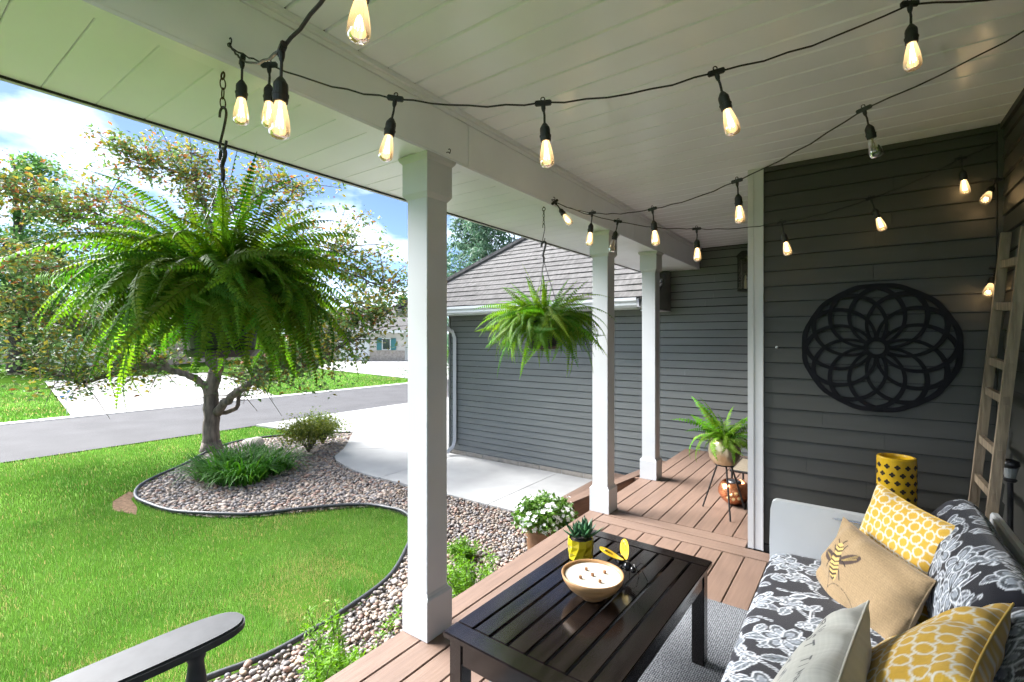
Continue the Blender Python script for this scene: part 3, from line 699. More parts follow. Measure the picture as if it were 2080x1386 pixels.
# ================================================================== HANGING FERNS
mat('fern_leaf', (.115, .225, .026), .55, objvar=.42, hue=.030, spec=.15, trans=.40, var=.12, vscale=14)
mat('fern_tangle', (.10, .20, .022), .55, objvar=.35, hue=.02, isl=True, spec=.15, trans=.40)
mat('fern_stem', (.10, .14, .03), .6)
mat('black_plastic', (.018, .018, .02), .4)
mat('black_iron', (.02, .019, .018), .55, var=.2, vscale=30, metal=.3)
mat('rusty_iron', (.06, .035, .022), .75, var=.35, vscale=60, metal=.2)
mat('peat', (.045, .03, .02), .95, bump=.6, bscale=60)
def frond_mesh(name, L, alpha, curl, wmax, npair, seed, ex=1.35, fat=.40):
    """arching frond in its local XZ plane, leaflets on both sides"""
    rr = random.Random(seed); N = 26; pts = []; p = Vector((0, 0, 0)); side = 0.0
    for i in range(N + 1):
        s = i / N; pts.append((p.copy(), s))
        th = alpha - curl * s ** ex
        side += rr.uniform(-.012, .012)
        p = p + Vector((math.cos(th), math.sin(side) * .6, math.sin(th))) * (L / N)
    mb = MB(); mb.tube([q for q, s in pts], [.0022 * (1 - .75 * s) + .0004 for q, s in pts], 4, cap=False)
    def sample(s):
        x = s * N; i = min(int(x), N - 1); t = x - i; a, b = pts[i][0], pts[i + 1][0]; return a.lerp(b, t), (b - a).normalized()
    for k in range(npair):
        s = .06 + .935 * k / (npair - 1)
        q, d = sample(s)
        w = wmax * min(1, (s / .16) ** .7) * (1 - max(0, (s - .35) / .65) ** 1.7) * .97 + wmax * .03
        b0 = Vector((0, 1, 0)); nn = d.cross(b0).normalized()      # blade normal
        if nn.z < 0: nn = -nn
        for sg in (-1, 1):
            lw = w * rr.uniform(.86, 1.1); dirv = (b0 * sg + d * rr.uniform(.12, .34) - nn * rr.uniform(.0, .45) + Vector((0, 0, -.1))).normalized()
            hw = (L / npair) * fat * rr.uniform(.85, 1.1)
            sd = dirv.cross(nn).normalized()
            if sd.dot(d) < 0: sd = -sd
            m1 = q + dirv * lw * .34; tp = q + dirv * lw - nn * lw * .12
            mb.add([q - sd * hw * .45, q + sd * hw * .55, m1 + sd * hw + nn * .0012, tp, m1 - sd * hw + nn * .0012], [(0, 1, 2, 4), (4, 2, 3)])
    me = mb.mesh(name); me.materials.append(MATS['fern_leaf']); return me
def frond_set(pitch, fat, wk):
    S_ = []
    for i in range(10):                   # upright centre fronds
        q_ = i / 9; S_.append(frond_mesh('frond', .48 + .04 * math.sin(i * 1.7), R(89 - 24 * q_), R(14 + 62 * q_ + 8 * math.sin(i * 2.3)), wk * (.040 + .005 * math.sin(i * 3.1)), int(.48 / pitch), 100 + i, 1.35, fat))
    for i in range(20):                   # arching top of the dome
        q_ = i / 19; L = .56 + .05 * math.sin(i * 1.3); S_.append(frond_mesh('frond', L, R(84 - 24 * q_), R(88 + 34 * q_ + 10 * math.sin(i * 2.1)), wk * (.044 + .005 * math.sin(i * 3.1)), int(L / pitch), 160 + i, .95, fat))
    for i in range(18):                   # wide arching sides
        q_ = i / 17; L = .60 + .07 * math.sin(i * 1.9); S_.append(frond_mesh('frond', L, R(74 - 34 * q_), R(150 - 28 * q_ + 10 * math.sin(i * 2.7)), wk * (.046 + .005 * math.sin(i * 3.7)), int(L / pitch), 120 + i, .78, fat))
    for i in range(20):                   # draping fronds round the pot
        q_ = i / 19; L = .54 + .07 * math.sin(i * 2.1); S_.append(frond_mesh('frond', L, R(60 - 46 * q_), R(150 - 42 * q_ + 8 * math.sin(i * 1.3)), wk * (.044 + .005 * math.sin(i * 2.2)), int(L / pitch), 140 + i, .55, fat))
    return S_
FR = frond_set(.0142, .40, 1.0); FR2 = frond_set(.0185, .33, .95)
def fern(t, c, n, scale, seed, droop=0.0, rad=.09, fr=None, extra=0):
    """n fronds as parts of their own; extra more, too tangled to pick apart, joined as one mass"""
    rr = random.Random(seed); ga = 2.399963; fr = fr or FR; MV, MF, off = [], [], 0
    for i in range(n + extra):
        k = (i % n) / (n - 1)
        idx = int((len(fr) - 1) * k + rr.uniform(-2.5, 2.5)); idx = max(0, min(len(fr) - 1, idx))
        if i >= n: idx = rr.randint(len(fr) // 4, len(fr) - 1)
        a = i * ga + rr.uniform(-.35, .35); r_ = rad * math.sqrt(k) * rr.uniform(.5, 1.1)
        s_ = scale * (rr.uniform(.58, 1.12) if i < n else rr.uniform(.5, .95))
        M = Matrix.Translation(Vector(c) + Vector((math.cos(a) * r_, math.sin(a) * r_, rr.uniform(-.02, .02)))) @ Matrix.Rotation(a, 4, 'Z') @ Matrix.Rotation(droop + rr.uniform(-.24, .24), 4, 'Y') @ Matrix.Rotation(rr.gauss(0, .6), 4, 'X') @ Matrix.Diagonal((s_, s_, s_, 1))
        if i < n:
            o = link('frond', fr[idx], None, t); o.matrix_basis = M
        else:
            me = fr[idx]; nv = len(me.vertices); co = np.empty(nv * 3); me.vertices.foreach_get('co', co); co = co.reshape(-1, 3)
            m3 = np.array(M); MV.append(co @ m3[:3, :3].T + m3[:3, 3]); MF += [tuple(q + off for q in pl.vertices) for pl in me.polygons]; off += nv
    if extra:
        me = bpy.data.meshes.new('frond_tangle'); me.from_pydata(np.concatenate(MV).tolist(), [], MF); me.update(); me.materials.append(MATS['fern_tangle'])
        o = link('frond_tangle', me, None, t); o['kind'] = 'stuff'
def torus_pts(c, r, axis, n=14, squash=1.0):
    c = Vector(c); out = []
    for k in range(n + 1):
        t = 2 * math.pi * k / n; a, b = math.cos(t) * r, math.sin(t) * r
        out.append(c + (Vector((a * squash, 0, b)) if axis == 'y' else Vector((0, a * squash, b))))
    return out
def hang_fern(loc, label, fronds, hookz, pot, nfr, sc, seed, rad, droop):
    x, y = loc; t = thing('hanging_fern', label, 'fern', (x, y, pot[1]))
    z0, z1, z2, z3 = hookz        # eye, end of chain / top of S-hook, bottom of S-hook, bottom of plastic hook
    obj('pot', MB().lathe([(.001, pot[1]), (.092, pot[1]), (.098, pot[1] + .01), (.128, pot[0] - .02), (.136, pot[0] - .02), (.136, pot[0]), (.126, pot[0]), (.12, pot[0] - .03), (.001, pot[0] - .03)], 24, (x, y, 0), cap=False), 'black_plastic', t, sm=False)
    obj('potting_soil', MB().lathe([(.001, pot[0] - .02), (.122, pot[0] - .028)], 20, (x, y, 0), cap=False), 'peat', t)
    obj('saucer', MB().lathe([(.001, pot[1] - .02), (.10, pot[1] - .018), (.118, pot[1] + .004), (.112, pot[1] + .004), (.096, pot[1] - .008), (.001, pot[1] - .008)], 24, (x, y, 0), cap=False), 'black_plastic', t)
    hk = [Vector((x, y, z3)), Vector((x, y, z3 + .03)), Vector((x - .006, y, z3 + .05)), Vector((x + .016, y, z2 - .012)), Vector((x + .008, y, z2 + .008)), Vector((x - .008, y, z2 + .008)), Vector((x - .018, y, z2 - .008)), Vector((x - .018, y, z2 - .022))]
    obj('plastic_hook', MB().tube(smooth_path(hk, 5), [.0075] * 36, 8), 'black_plastic', t, sm=True)
    for k in range(3):
        a = 2.1 * k + .4
        obj('hanger_wire', MB().tube([(x, y, z3 + .006), (x + math.cos(a) * .13, y + math.sin(a) * .13, pot[0] - .005)], .0022, 5), 'black_plastic', t)
    fern(t, (x, y, pot[0] - .02), nfr, sc, seed, droop, rad, fr=fronds, extra=int(nfr * .8))
    return t
def s_hook(loc, label, z0, z1, z2, links, big):
    x, y = loc; t = thing('hook_and_chain', label, 'hook', (x, y, z2))
    obj('screw_eye', MB().tube(torus_pts((x, y, z0 - .013), .012, 'y'), .003, 6, cap=False).tube([(x, y, z0), (x, y, z0 + .012)], .003, 6), 'rusty_iron', t, sm=True)
    zt = z0 - .024; h = (zt - z1) / links
    for k in range(links):
        zc = zt - h * (k + .5)
        pts = torus_pts((x, y, zc), h * .58, 'y' if k % 2 else 'x', 16, .45)
        obj('chain_link', MB().tube(pts, .0022, 6, cap=False), 'rusty_iron', t, sm=True)
    w = .024 if big else .008
    hh = z1 - z2
    hk = [Vector((x - w, y, z1 - .026)), Vector((x - w * .8, y, z1 - .006)), Vector((x, y, z1 + .003)), Vector((x + w * .9, y, z1 - .012)), Vector((x + w, y, z1 - .035)), Vector((x + w * .2, y, z1 - hh * .5)),
          Vector((x - w * .85, y, z2 + .035)), Vector((x - w * .8, y, z2 + .014)), Vector((x, y, z2)), Vector((x + w * .8, y, z2 + .012)), Vector((x + w * 1.15, y, z2 + .034))]
    pp = smooth_path(hk, 5); obj('s_hook', MB().tube(pp, .0042 if big else .0026, 8), 'black_iron', t, sm=True)
    return t
s_hook((-1.775, .760), 'iron S-hook on a rusty chain holding up the large fern', 2.4165, 2.293, 2.140, 3, True)
hang_fern((-1.775, .760), 'large bushy Boston fern hanging from an S-hook over the lawn side', FR, (2.4165, 2.293, 2.140, 2.045), (1.68, 1.455), 295, .89, 71, .115, .02)
s_hook((-1.785, 2.86), 'thin hook and short chain holding up the smaller fern', 2.4165, 2.30, 2.165, 4, False)
hang_fern((-1.785, 2.86), 'smaller Boston fern in black pot hanging between two porch posts', FR2, (2.4165, 2.30, 2.165, 2.035), (1.62, 1.44), 250, .82, 72, .10, .02)
# ================================================================== STRING LIGHTS
mat('cord_rubber', (.012, .012, .012), .5)
def bulb_mats():
    m = bpy.data.materials.new('bulb_glass'); m.use_nodes = True; MATS['bulb_glass'] = m
    nt = m.node_tree; N = nt.nodes; L = nt.links; N.remove(N['Principled BSDF']); out = N['Material Output']
    tr = N.new('ShaderNodeBsdfTransparent'); tr.inputs[0].default_value = (.97, .95, .9, 1)
    gl = N.new('ShaderNodeBsdfGlossy'); gl.inputs['Roughness'].default_value = .04; gl.inputs['Color'].default_value = (.9, .9, .9, 1)
    lw = N.new('ShaderNodeLayerWeight'); lw.inputs['Blend'].default_value = .38
    m1 = N.new('ShaderNodeMixShader'); L.new(lw.outputs['Fresnel'], m1.inputs[0]); L.new(tr.outputs[0], m1.inputs[1]); L.new(gl.outputs[0], m1.inputs[2])
    L.new(m1.outputs[0], out.inputs[0])
    m = bpy.data.materials.new('bulb_glass_lit'); m.use_nodes = True; MATS['bulb_glass_lit'] = m
    nt = m.node_tree; N = nt.nodes; L = nt.links; N.remove(N['Principled BSDF']); out = N['Material Output']
    tr = N.new('ShaderNodeBsdfTransparent'); tr.inputs[0].default_value = (1, .93, .8, 1)
    gl = N.new('ShaderNodeBsdfGlossy'); gl.inputs['Roughness'].default_value = .05
    lw = N.new('ShaderNodeLayerWeight'); lw.inputs['Blend'].default_value = .35
    m1 = N.new('ShaderNodeMixShader'); L.new(lw.outputs['Fresnel'], m1.inputs[0]); L.new(tr.outputs[0], m1.inputs[1]); L.new(gl.outputs[0], m1.inputs[2])
    em = N.new('ShaderNodeEmission'); em.inputs[0].default_value = (1, .62, .26, 1); em.inputs[1].default_value = .9
    tcn = N.new('ShaderNodeTexCoord'); sp = N.new('ShaderNodeSeparateXYZ'); L.new(tcn.outputs['Object'], sp.inputs[0])
    mr = N.new('ShaderNodeMapRange'); mr.inputs[1].default_value = -.225; mr.inputs[2].default_value = -.14; mr.inputs[3].default_value = .04; mr.inputs[4].default_value = .50
    L.new(sp.outputs['Z'], mr.inputs[0])
    m2 = N.new('ShaderNodeMixShader'); L.new(mr.outputs[0], m2.inputs[0]); L.new(m1.outputs[0], m2.inputs[1]); L.new(em.outputs[0], m2.inputs[2]); L.new(m2.outputs[0], out.inputs[0])
    for nm, st, c in (('filament', 9, (1, .70, .36, 1)),):
        m = bpy.data.materials.new(nm); m.use_nodes = True; MATS[nm] = m
        N = m.node_tree.nodes; L = m.node_tree.links; N.remove(N['Principled BSDF'])
        em = N.new('ShaderNodeEmission'); em.inputs[0].default_value = c; em.inputs[1].default_value = st; L.new(em.outputs[0], N['Material Output'].inputs[0])
bulb_mats()
for nm in ('bulb_glass_lit', 'filament'): MATS[nm].cycles.emission_sampling = 'NONE'
mat('filament_off', (.35, .28, .2), .5)
# lamp holder in local space: tee at the origin, bulb hanging down -Z
sock = MB()
sock.box(-.030, .030, -.008, .008, -.009, .009, bev=.003)
sock.tube(torus_pts((0, 0, .014), .007, 'y', 10), .0022, 5, cap=False)
sock.lathe([(.0085, -.006), (.008, -.020), (.0055, -.030)], 10)
sock.tube([(0, 0, -.02), (.002, 0, -.045), (0, 0, -.078)], .0042, 6)
sock.lathe([(.005, -.072), (.010, -.078), (.0175, -.090), (.0185, -.096), (.0185, -.116), (.021, -.117), (.021, -.122), (.0195, -.123), (.0185, -.138), (.016, -.139)], 16)
sock_me = sock.mesh('socket'); smooth(sock_me, False); sock_me.materials.append(MATS['cord_rubber'])
glass_me = MB().lathe([(.0125, -.136), (.0135, -.142), (.018, -.158), (.0225, -.178), (.0255, -.198), (.0262, -.212), (.0245, -.222), (.018, -.229), (.008, -.232), (.0005, -.233)], 20, cap=False).mesh('bulb'); smooth(glass_me)
glass_lit = glass_me.copy(); glass_lit.materials.append(MATS['bulb_glass_lit']); glass_me.materials.append(MATS['bulb_glass'])
fl = MB().tube([(0, 0, -.138), (0, 0, -.160)], .004, 6)
for k in range(5):
    a = k * 1.2566; b = a + .6
    fl.tube([(math.cos(a) * .004, math.sin(a) * .004, -.158), (math.cos(b) * .009, math.sin(b) * .009, -.202)], .0013, 4)
fil_on = fl.mesh('filament'); fil_on.materials.append(MATS['filament'])
fil_off = fl.mesh('filament'); fil_off.materials.append(MATS['filament_off'])
CAMF = Vector((-math.sin(R(35.754)), math.cos(R(35.754)), 0)); CAMR = Vector((math.cos(R(35.754)), math.sin(R(35.754)), 0))
def lamp(parent, p, along, tilt=0.0, on=True, back=0.0, scale=.9, power=.035):
    """tee at p, tee bar along the cord, drop tilted sideways by tilt"""
    al = Vector(along); al.z = 0; al.normalize()
    dn = (Vector((0, 0, -1)) * math.cos(tilt) + CAMR * math.sin(tilt) + CAMF * math.sin(back)).normalized()
    zx = -dn; xx = (al - zx * al.dot(zx)).normalized(); yx = zx.cross(xx)
    M = Matrix((xx, yx, zx)).transposed().to_4x4()
    M = Matrix.Translation(Vector(p)) @ M @ Matrix.Diagonal((scale, scale, scale, 1))
    o = link('lamp_socket', sock_me, None, parent); o.matrix_basis = M
    g = link('bulb', glass_lit if on else glass_me, None, o); f = link('filament', fil_on if on else fil_off, None, o)
    if on:
        ld = bpy.data.lights.new('bulb_light', 'POINT'); ld.energy = power; ld.color = (1, .66, .34); ld.shadow_soft_size = .02
        lo = bpy.data.objects.new('bulb_light', ld); COL.objects.link(lo); lo.parent = o; lo.location = (0, 0, -.186)
    return o
def strand(parent, pts, r=.0042):
    out = []
    for a, b in zip(pts, pts[1:]):
        a, b = Vector(a), Vector(b); n = 8; sg = (b - a).length * .035
        for k in range(n):
            t = k / n; q = a.lerp(b, t); q.z -= sg * math.sin(math.pi * t) + .003 * math.sin(t * 21 + a.x * 9); out.append(q)
    out.append(Vector(pts[-1]))
    obj('cord', MB().tube(out, r, 6, flat=.6), 'cord_rubber', parent, sm=True)
hA, hC, wA, wD = (-1.706, .747, 2.475), (-1.706, 2.839, 2.445), (.655, 2.30, 2.62), (.638, 3.772, 2.60)
sA = [((-1.591, .825, 2.41), .0, 0, 1), ((-1.235, 1.058, 2.289), -.17, 0, 1), ((-.829, 1.324, 2.263), .07, 0, 1), ((-.367, 1.627, 2.35), .28, 0, 1), ((.133, 1.955, 2.551), .05, 0, 1)]
sC = [((-1.362, 2.760, 2.291), -.10, 0, 1), ((-.941, 2.664, 2.229), .10, 0, 1), ((-.481, 2.559, 2.272), .08, 0, 1), ((.021, 2.445, 2.44), .27, 0, 0)]
sD = [((-1.295, 3.004, 2.277), -.20, 0, 0), ((-.837, 3.186, 2.200), .03, 0, 1), ((-.381, 3.368, 2.212), .21, 0, 1), ((.061, 3.544, 2.327), .38, 0, 1), ((.477, 3.709, 2.522), .13, 0, 1)]
t = thing('string_lights', 'black string lights zigzagging from beam to house wall with glowing bulbs', 'string lights', hA)
strand(t, [hA] + [p for p, *_ in sA] + [wA]); strand(t, [wA] + [p for p, *_ in reversed(sC)] + [hC]); strand(t, [hC] + [p for p, *_ in sD] + [wD])
for seq, al in ((sA, Vector(wA) - Vector(hA)), (sC, Vector(wA) - Vector(hC)), (sD, Vector(wD) - Vector(hC))):
    for p, ti, bk, on in seq: lamp(t, p, al, ti, bool(on), bk)
lamp(t, (-1.690, 2.85, 2.435), (1, .3, 0), .55, True, -.35)
# the run going down the inside corner
strand(t, [wD, (.632, 3.768, 2.384), (.630, 3.765, 1.89), (.628, 3.766, 1.30)])
lamp(t, (.628, 3.755, 2.384), (1, 0, 0), -.75, True, -.35, .9, .07); lamp(t, (.626, 3.755, 1.89), (1, 0, 0), -.62, True, -.35, .9, .07)
t2 = thing('string_lights', 'black string light run coming forward from the beam hook overhead', 'string lights', (-1.69, .745, 2.47))
sB = [((-1.613, .749, 2.398), -.02, 1), ((-1.090, .595, 2.174), -.03, 1), ((-.808, .612, 2.306), -.06, 1)]
strand(t2, [(-1.69, .745, 2.472)] + [p for p, *_ in sB] + [(-.30, .70, 2.48), (.655, .95, 2.64)], .0046)
for p, ti, on in sB: lamp(t2, p, (.9, -.3, 0), ti, bool(on), 0)
def cup_hook(p, label):
    x, y, z = p; hk = [(x - .005, y, z), (x + .014, y, z), (x + .022, y, z - .008), (x + .028, y, z + .004), (x + .022, y, z + .014), (x + .014, y, z + .013)]
    o = tag(obj('cup_hook', MB().tube(smooth_path([Vector(q) for q in hk], 4), .0022, 6), 'black_iron', sm=True), label, 'hook'); return o
cup_hook((-1.71, .747, 2.482), 'small dark cup hook on the beam holding the string lights above the large fern')
cup_hook((-1.71, 1.80, 2.450), 'small empty cup hook on the beam beside the first post')
cup_hook((-1.71, 2.839, 2.452), 'small dark cup hook on the beam above the smaller fern')
# ================================================================== PORCH OBJECTS
mat('iron_black_paint', (.005, .005, .008), .6, var=.2, vscale=20, spec=.15)
mat('weathered_wood', (.24, .185, .125), .8, var=.32, vscale=16, vstretch=(2, 2, .25), bump=.5, bscale=70, bstretch=(2, 2, .12), objvar=.12)
mat('table_wood', (.009, .0062, .0056), .15, var=.35, vscale=10, vstretch=(3, .25, 3), bump=.02, bscale=90, bstretch=(3, .1, 3), rvar=.05, spec=.6, objvar=.15)
mat('bowl_wood', (.33, .18, .075), .45, var=.28, vscale=14, vstretch=(1, 1, 4), bump=.12, bscale=60, bstretch=(1, 1, 4))
mat('wax', (.64, .60, .51), .45, var=.03, vscale=20)
mat('wick_wood', (.38, .20, .10), .8)
mat('yellow_ceramic', (.50, .40, .010), .30, var=.08, vscale=14)
mat('amber_ceramic', (.60, .36, .012), .22, var=.12, vscale=10, coat=.3)
mat('dark_hole', (.03, .018, .005), .9)
mat('succulent', (.045, .13, .065), .45, objvar=.3, hue=.03, var=.2, vscale=30)
mat('soil', (.03, .022, .016), .95, bump=.8, bscale=90)
mat('gold_hammered', (.62, .50, .33), .28, metal=.9, bump=.5, bscale=32)
mat('copper_hammered', (.52, .19, .085), .25, metal=.9, bump=.35, bscale=38)
mat('copper_inlay', (.80, .66, .36), .3, metal=.6)
mat('bucket_brown', (.20, .105, .055), .5, var=.22, vscale=7, metal=.25, bump=.08, bscale=60)
mat('rug_weave', (.145, .155, .175), .95, var=.0)
mat('white_enamel', (.56, .58, .60), .30, var=.03, vscale=4)
mat('steel', (.6, .6, .62), .25, metal=1)
mat('bee_yellow', (.70, .46, .01), .35, var=.06)
mat('gloss_black', (.006, .006, .008), .12)
mat('petal_white', (.80, .80, .80), .6, trans=.25)
mat('chair_paint', (.035, .037, .042), .55, var=.15, vscale=20, spec=.22)
mat('clear_glass', (.22, .24, .24), .05, spec=.8)
# --- rug weave shader
def rug_nodes():
    m = MATS['rug_weave']; nt = m.node_tree; N = nt.nodes; L = nt.links; b = N['Principled BSDF']
    tcn = N.new('ShaderNodeTexCoord')
    cols = []
    w1 = N.new('ShaderNodeTexWave'); w1.inputs['Scale'].default_value = 34; w1.inputs['Distortion'].default_value = 1.6; w1.inputs['Detail'].default_value = 2; w1.bands_direction = 'X'
    w2 = N.new('ShaderNodeTexWave'); w2.inputs['Scale'].default_value = 26; w2.inputs['Distortion'].default_value = 1.6; w2.inputs['Detail'].default_value = 2; w2.bands_direction = 'Y'
    nzn = N.new('ShaderNodeTexNoise'); nzn.inputs['Scale'].default_value = 110; nzn.inputs['Detail'].default_value = 2
    for w in (w1, w2, nzn): L.new(tcn.outputs['Object'], w.inputs['Vector'])
    mu = N.new('ShaderNodeMath'); mu.operation = 'MULTIPLY'; L.new(w1.outputs['Fac'], mu.inputs[0]); L.new(w2.outputs['Fac'], mu.inputs[1])
    ad = N.new('ShaderNodeMath'); ad.operation = 'ADD'; L.new(mu.outputs[0], ad.inputs[0])
    s2 = N.new('ShaderNodeMath'); s2.operation = 'MULTIPLY_ADD'; s2.inputs[1].default_value = 1.6; s2.inputs[2].default_value = -.62; L.new(nzn.outputs['Fac'], s2.inputs[0]); L.new(s2.outputs[0], ad.inputs[1])
    rpn = N.new('ShaderNodeValToRGB'); rpn.color_ramp.elements[0].color = (.022, .025, .032, 1); rpn.color_ramp.elements[1].color = (.24, .25, .265, 1)
    rpn.color_ramp.elements[0].position = .12; rpn.color_ramp.elements[1].position = .8
    L.new(ad.outputs[0], rpn.inputs[0]); L.new(rpn.outputs[0], b.inputs['Base Color'])
    bp = N.new('ShaderNodeBump'); bp.inputs['Strength'].default_value = .6; bp.inputs['Distance'].default_value = .004; L.new(ad.outputs[0], bp.inputs['Height']); L.new(bp.outputs[0], b.inputs['Normal'])
rug_nodes()
rug = tag(obj('rug', MB().box(-1.30, .30, .35, 2.885, .002, .010, bev=.003), 'rug_weave'), 'dark grey woven outdoor rug under the coffee table and sofa', 'rug')
# ------------------------------------------------------------------ mandala
man = thing('wall_ornament', 'large round black flower mandala ornament hung on the dark siding', 'wall art', (.095, 3.745, 1.44))
def ring(r_o, r_i, off, ang, y0, th, seg=44, shift=0.0, cut=0.0):
    cx_, cz_ = .095 + off * math.cos(ang), 1.44 + off * math.sin(ang); ix, iz = .095 + (off - shift) * math.cos(ang), 1.44 + (off - shift) * math.sin(ang)
    vs = []; fs = []
    for k in range(seg):
        t = 2 * math.pi * k / seg; c, s = math.cos(t), math.sin(t)
        for r_, x_, z_ in ((r_o, cx_, cz_), (r_i, ix, iz)):
            vs.append((x_ + c * r_, y0, z_ + s * r_)); vs.append((x_ + c * r_, y0 + th, z_ + s * r_))
    for k in range(seg):
        a, b = k * 4, ((k + 1) % seg) * 4
        if cut and math.hypot(vs[a][0] - .095, vs[a][2] - 1.44) < cut and math.hypot(vs[b][0] - .095, vs[b][2] - 1.44) < cut: continue
        fs += [(a, b, b + 2, a + 2), (a + 1, a + 3, b + 3, b + 1), (a, a + 1, b + 1, b), (a + 2, b + 2, b + 3, a + 3)]
    return MB().add(vs, fs)
for k in range(12):
    obj('petal_ring', ring(.202, .180, .2035, k * math.pi / 6 + .26, 3.752 + .0007 * k, .014, 60, .006, .055), 'iron_black_paint', man)
obj('centre_ring', ring(.066, .042, 0, 0, 3.748, .022, 36), 'iron_black_paint', man)
obj('rim_ring', ring(.401, .377, 0, 0, 3.7615, .012, 72), 'iron_black_paint', man)
hk = tag(obj('wall_clip', MB().lathe([(.008, 0), (.010, .006), (.004, .014)], 10, M=Matrix.Translation((-.455, 3.783, 1.435)) @ Matrix.Rotation(R(90), 4, 'X')), 'white_trim'), 'tiny white clip on the siding left of the mandala', 'clip')
# ------------------------------------------------------------------ ladder
lad = thing('wooden_ladder', 'weathered wooden orchard ladder leaning in the corner behind the sofa', 'ladder', (.45, 3.3, 0))
def bar(mb, a, b, w, d, side):
    a, b = Vector(a), Vector(b); z = (b - a).normalized(); s = Vector(side); s = (s - z * s.dot(z)).normalized(); t_ = z.cross(s)
    vs = [p + s * (sx * w / 2) + t_ * (sy * d / 2) for p in (a, b) for sx, sy in ((-1, -1), (1, -1), (1, 1), (-1, 1))]
    return mb.add(vs, [(3, 2, 1, 0), (4, 5, 6, 7), (0, 1, 5, 4), (1, 2, 6, 5), (2, 3, 7, 6), (3, 0, 4, 7)])
def rail_pt(y, z, near): return Vector((.462 + .082 * z if not near else .440 + .092 * z, y, z))
fa, fb = Vector((.462, 3.60, .004)), Vector((.640, 3.60, 2.06)); na, nb = Vector((.466, 3.22, .004)), Vector((.642, 3.22, 2.02))
obj('rail', bar(MB(), fa, fb, .040, .028, (1, 0, 0)), 'weathered_wood', lad); obj('rail', bar(MB(), na, nb, .040, .028, (1, 0, 0)), 'weathered_wood', lad)
for z in (.22, .50, .735, .945, 1.205, 1.365, 1.655, 1.875):
    k = z / 2.04; p = fa.lerp(fb, k); q = na.lerp(nb, k + .004)
    obj('rung', bar(MB(), p + Vector((0, .016, 0)), q - Vector((0, .016, 0)), .022, .040, (1, 0, 0)), 'weathered_wood', lad)
# solar path light
SX, SY = .600, 3.30
sol = thing('solar_light', 'black solar path light standing behind the ladder', 'lamp', (SX, SY, 0))
obj('stake', MB().tube([(SX, SY, .004), (SX, SY, .80)], .012, 10), 'black_plastic', sol)
obj('collar', MB().lathe([(.010, .80), (.022, .805), (.026, .815), (.018, .822)], 16, (SX, SY, 0)), 'black_plastic', sol)
obj('lens', MB().lathe([(.018, .822), (.020, .826), (.030, .872), (.02, .875)], 16, (SX, SY, 0)), 'clear_glass', sol)
obj('cap', MB().lathe([(.030, .875), (.036, .885), (.033, .905), (.008, .915)], 16, (SX, SY, 0)), 'black_plastic', sol, sm=True)
# ------------------------------------------------------------------ wall lantern
wlt = thing('wall_lantern', 'black wall lantern on the siding behind the white corner trim', 'lantern', (-1.15, YG - .1, 2.1))
x0, x1, y0, y1 = -1.215, -1.055, 6.49, 6.65
obj('frame', MB().box(x0, x1, y0, y1, 2.08, 2.11, bev=.004).box(x0 - .01, x1 + .01, y0 - .01, y1 + .01, 2.50, 2.53, bev=.004).box(x0, x0 + .016, y0, y0 + .016, 2.11, 2.50).box(x1 - .016, x1, y0, y0 + .016, 2.11, 2.50).box(x0, x0 + .016, y1 - .016, y1, 2.11, 2.50).box(x1 - .016, x1, y1 - .016, y1, 2.11, 2.50), 'black_iron', wlt)
obj('glass_pane', MB().box(x0 + .016, x1 - .016, y0 + .006, y0 + .010, 2.111, 2.499), 'bulb_glass', wlt); obj('glass_pane', MB().box(x0 + .006, x0 + .010, y0 + .016, y1 - .016, 2.111, 2.499), 'bulb_glass', wlt)
obj('back_plate', MB().box(x0 + .02, x1 - .02, y1 + .001, YG - .016, 2.1, 2.60), 'black_iron', wlt)
obj('roof_cap', MB().prism([(x0 - .005, 2.531), (x1 + .005, 2.531), (x1 - .05, 2.58), (x0 + .05, 2.58)], 'y', y0 - .005, y1 + .003), 'black_iron', wlt)
obj('candle_tube', MB().lathe([(.014, 2.11), (.014, 2.22), (.008, 2.225), (.012, 2.26), (.002, 2.29)], 12, (-1.135, 6.57, 0)), 'wax', wlt)
# ------------------------------------------------------------------ coffee table
TH = .47
tb = thing('coffee_table', 'dark espresso slatted wooden coffee table on the rug', 'table', (-.865, 1.785, .010), R(-1.6))
HW, HL = .305, .566
lo = dict(local=True)
obj('rail', MB().box(-HW, HW, HL - .075, HL, TH - .032, TH - .010, bev=.004), 'table_wood', tb, **lo)
obj('rail', MB().box(-HW, HW, -HL, -HL + .075, TH - .032, TH - .010, bev=.004), 'table_wood', tb, **lo)
sx = np.linspace(-HW, HW, 9)
for i in range(8):
    obj('slat', MB().box(sx[i] + (0 if i == 0 else .0045), sx[i + 1] - (0 if i == 7 else .0045), -HL + .077, HL - .077, TH - .032, TH - .0115 + .0007 * (i % 2), bev=.003), 'table_wood', tb, **lo)
for sxn in (-1, 1):
    for syn in (-1, 1):
        cx_, cy_ = sxn * (HW - .045), syn * (HL - .045)
        obj('leg', MB().box(cx_ - .028, cx_ + .028, cy_ - .028, cy_ + .028, 0, TH - .034, bev=.003), 'table_wood', tb, **lo)
    obj('apron', MB().box(sxn * (HW - .032) - .010, sxn * (HW - .032) + .010, -HL + .075, HL - .075, TH - .115, TH - .034, bev=.002), 'table_wood', tb, **lo)
    obj('apron', MB().box(-HW + .075, HW - .075, sxn * (HL - .032) - .010, sxn * (HL - .032) + .010, TH - .115, TH - .034, bev=.002), 'table_wood', tb, **lo)
TT = TH + .0003
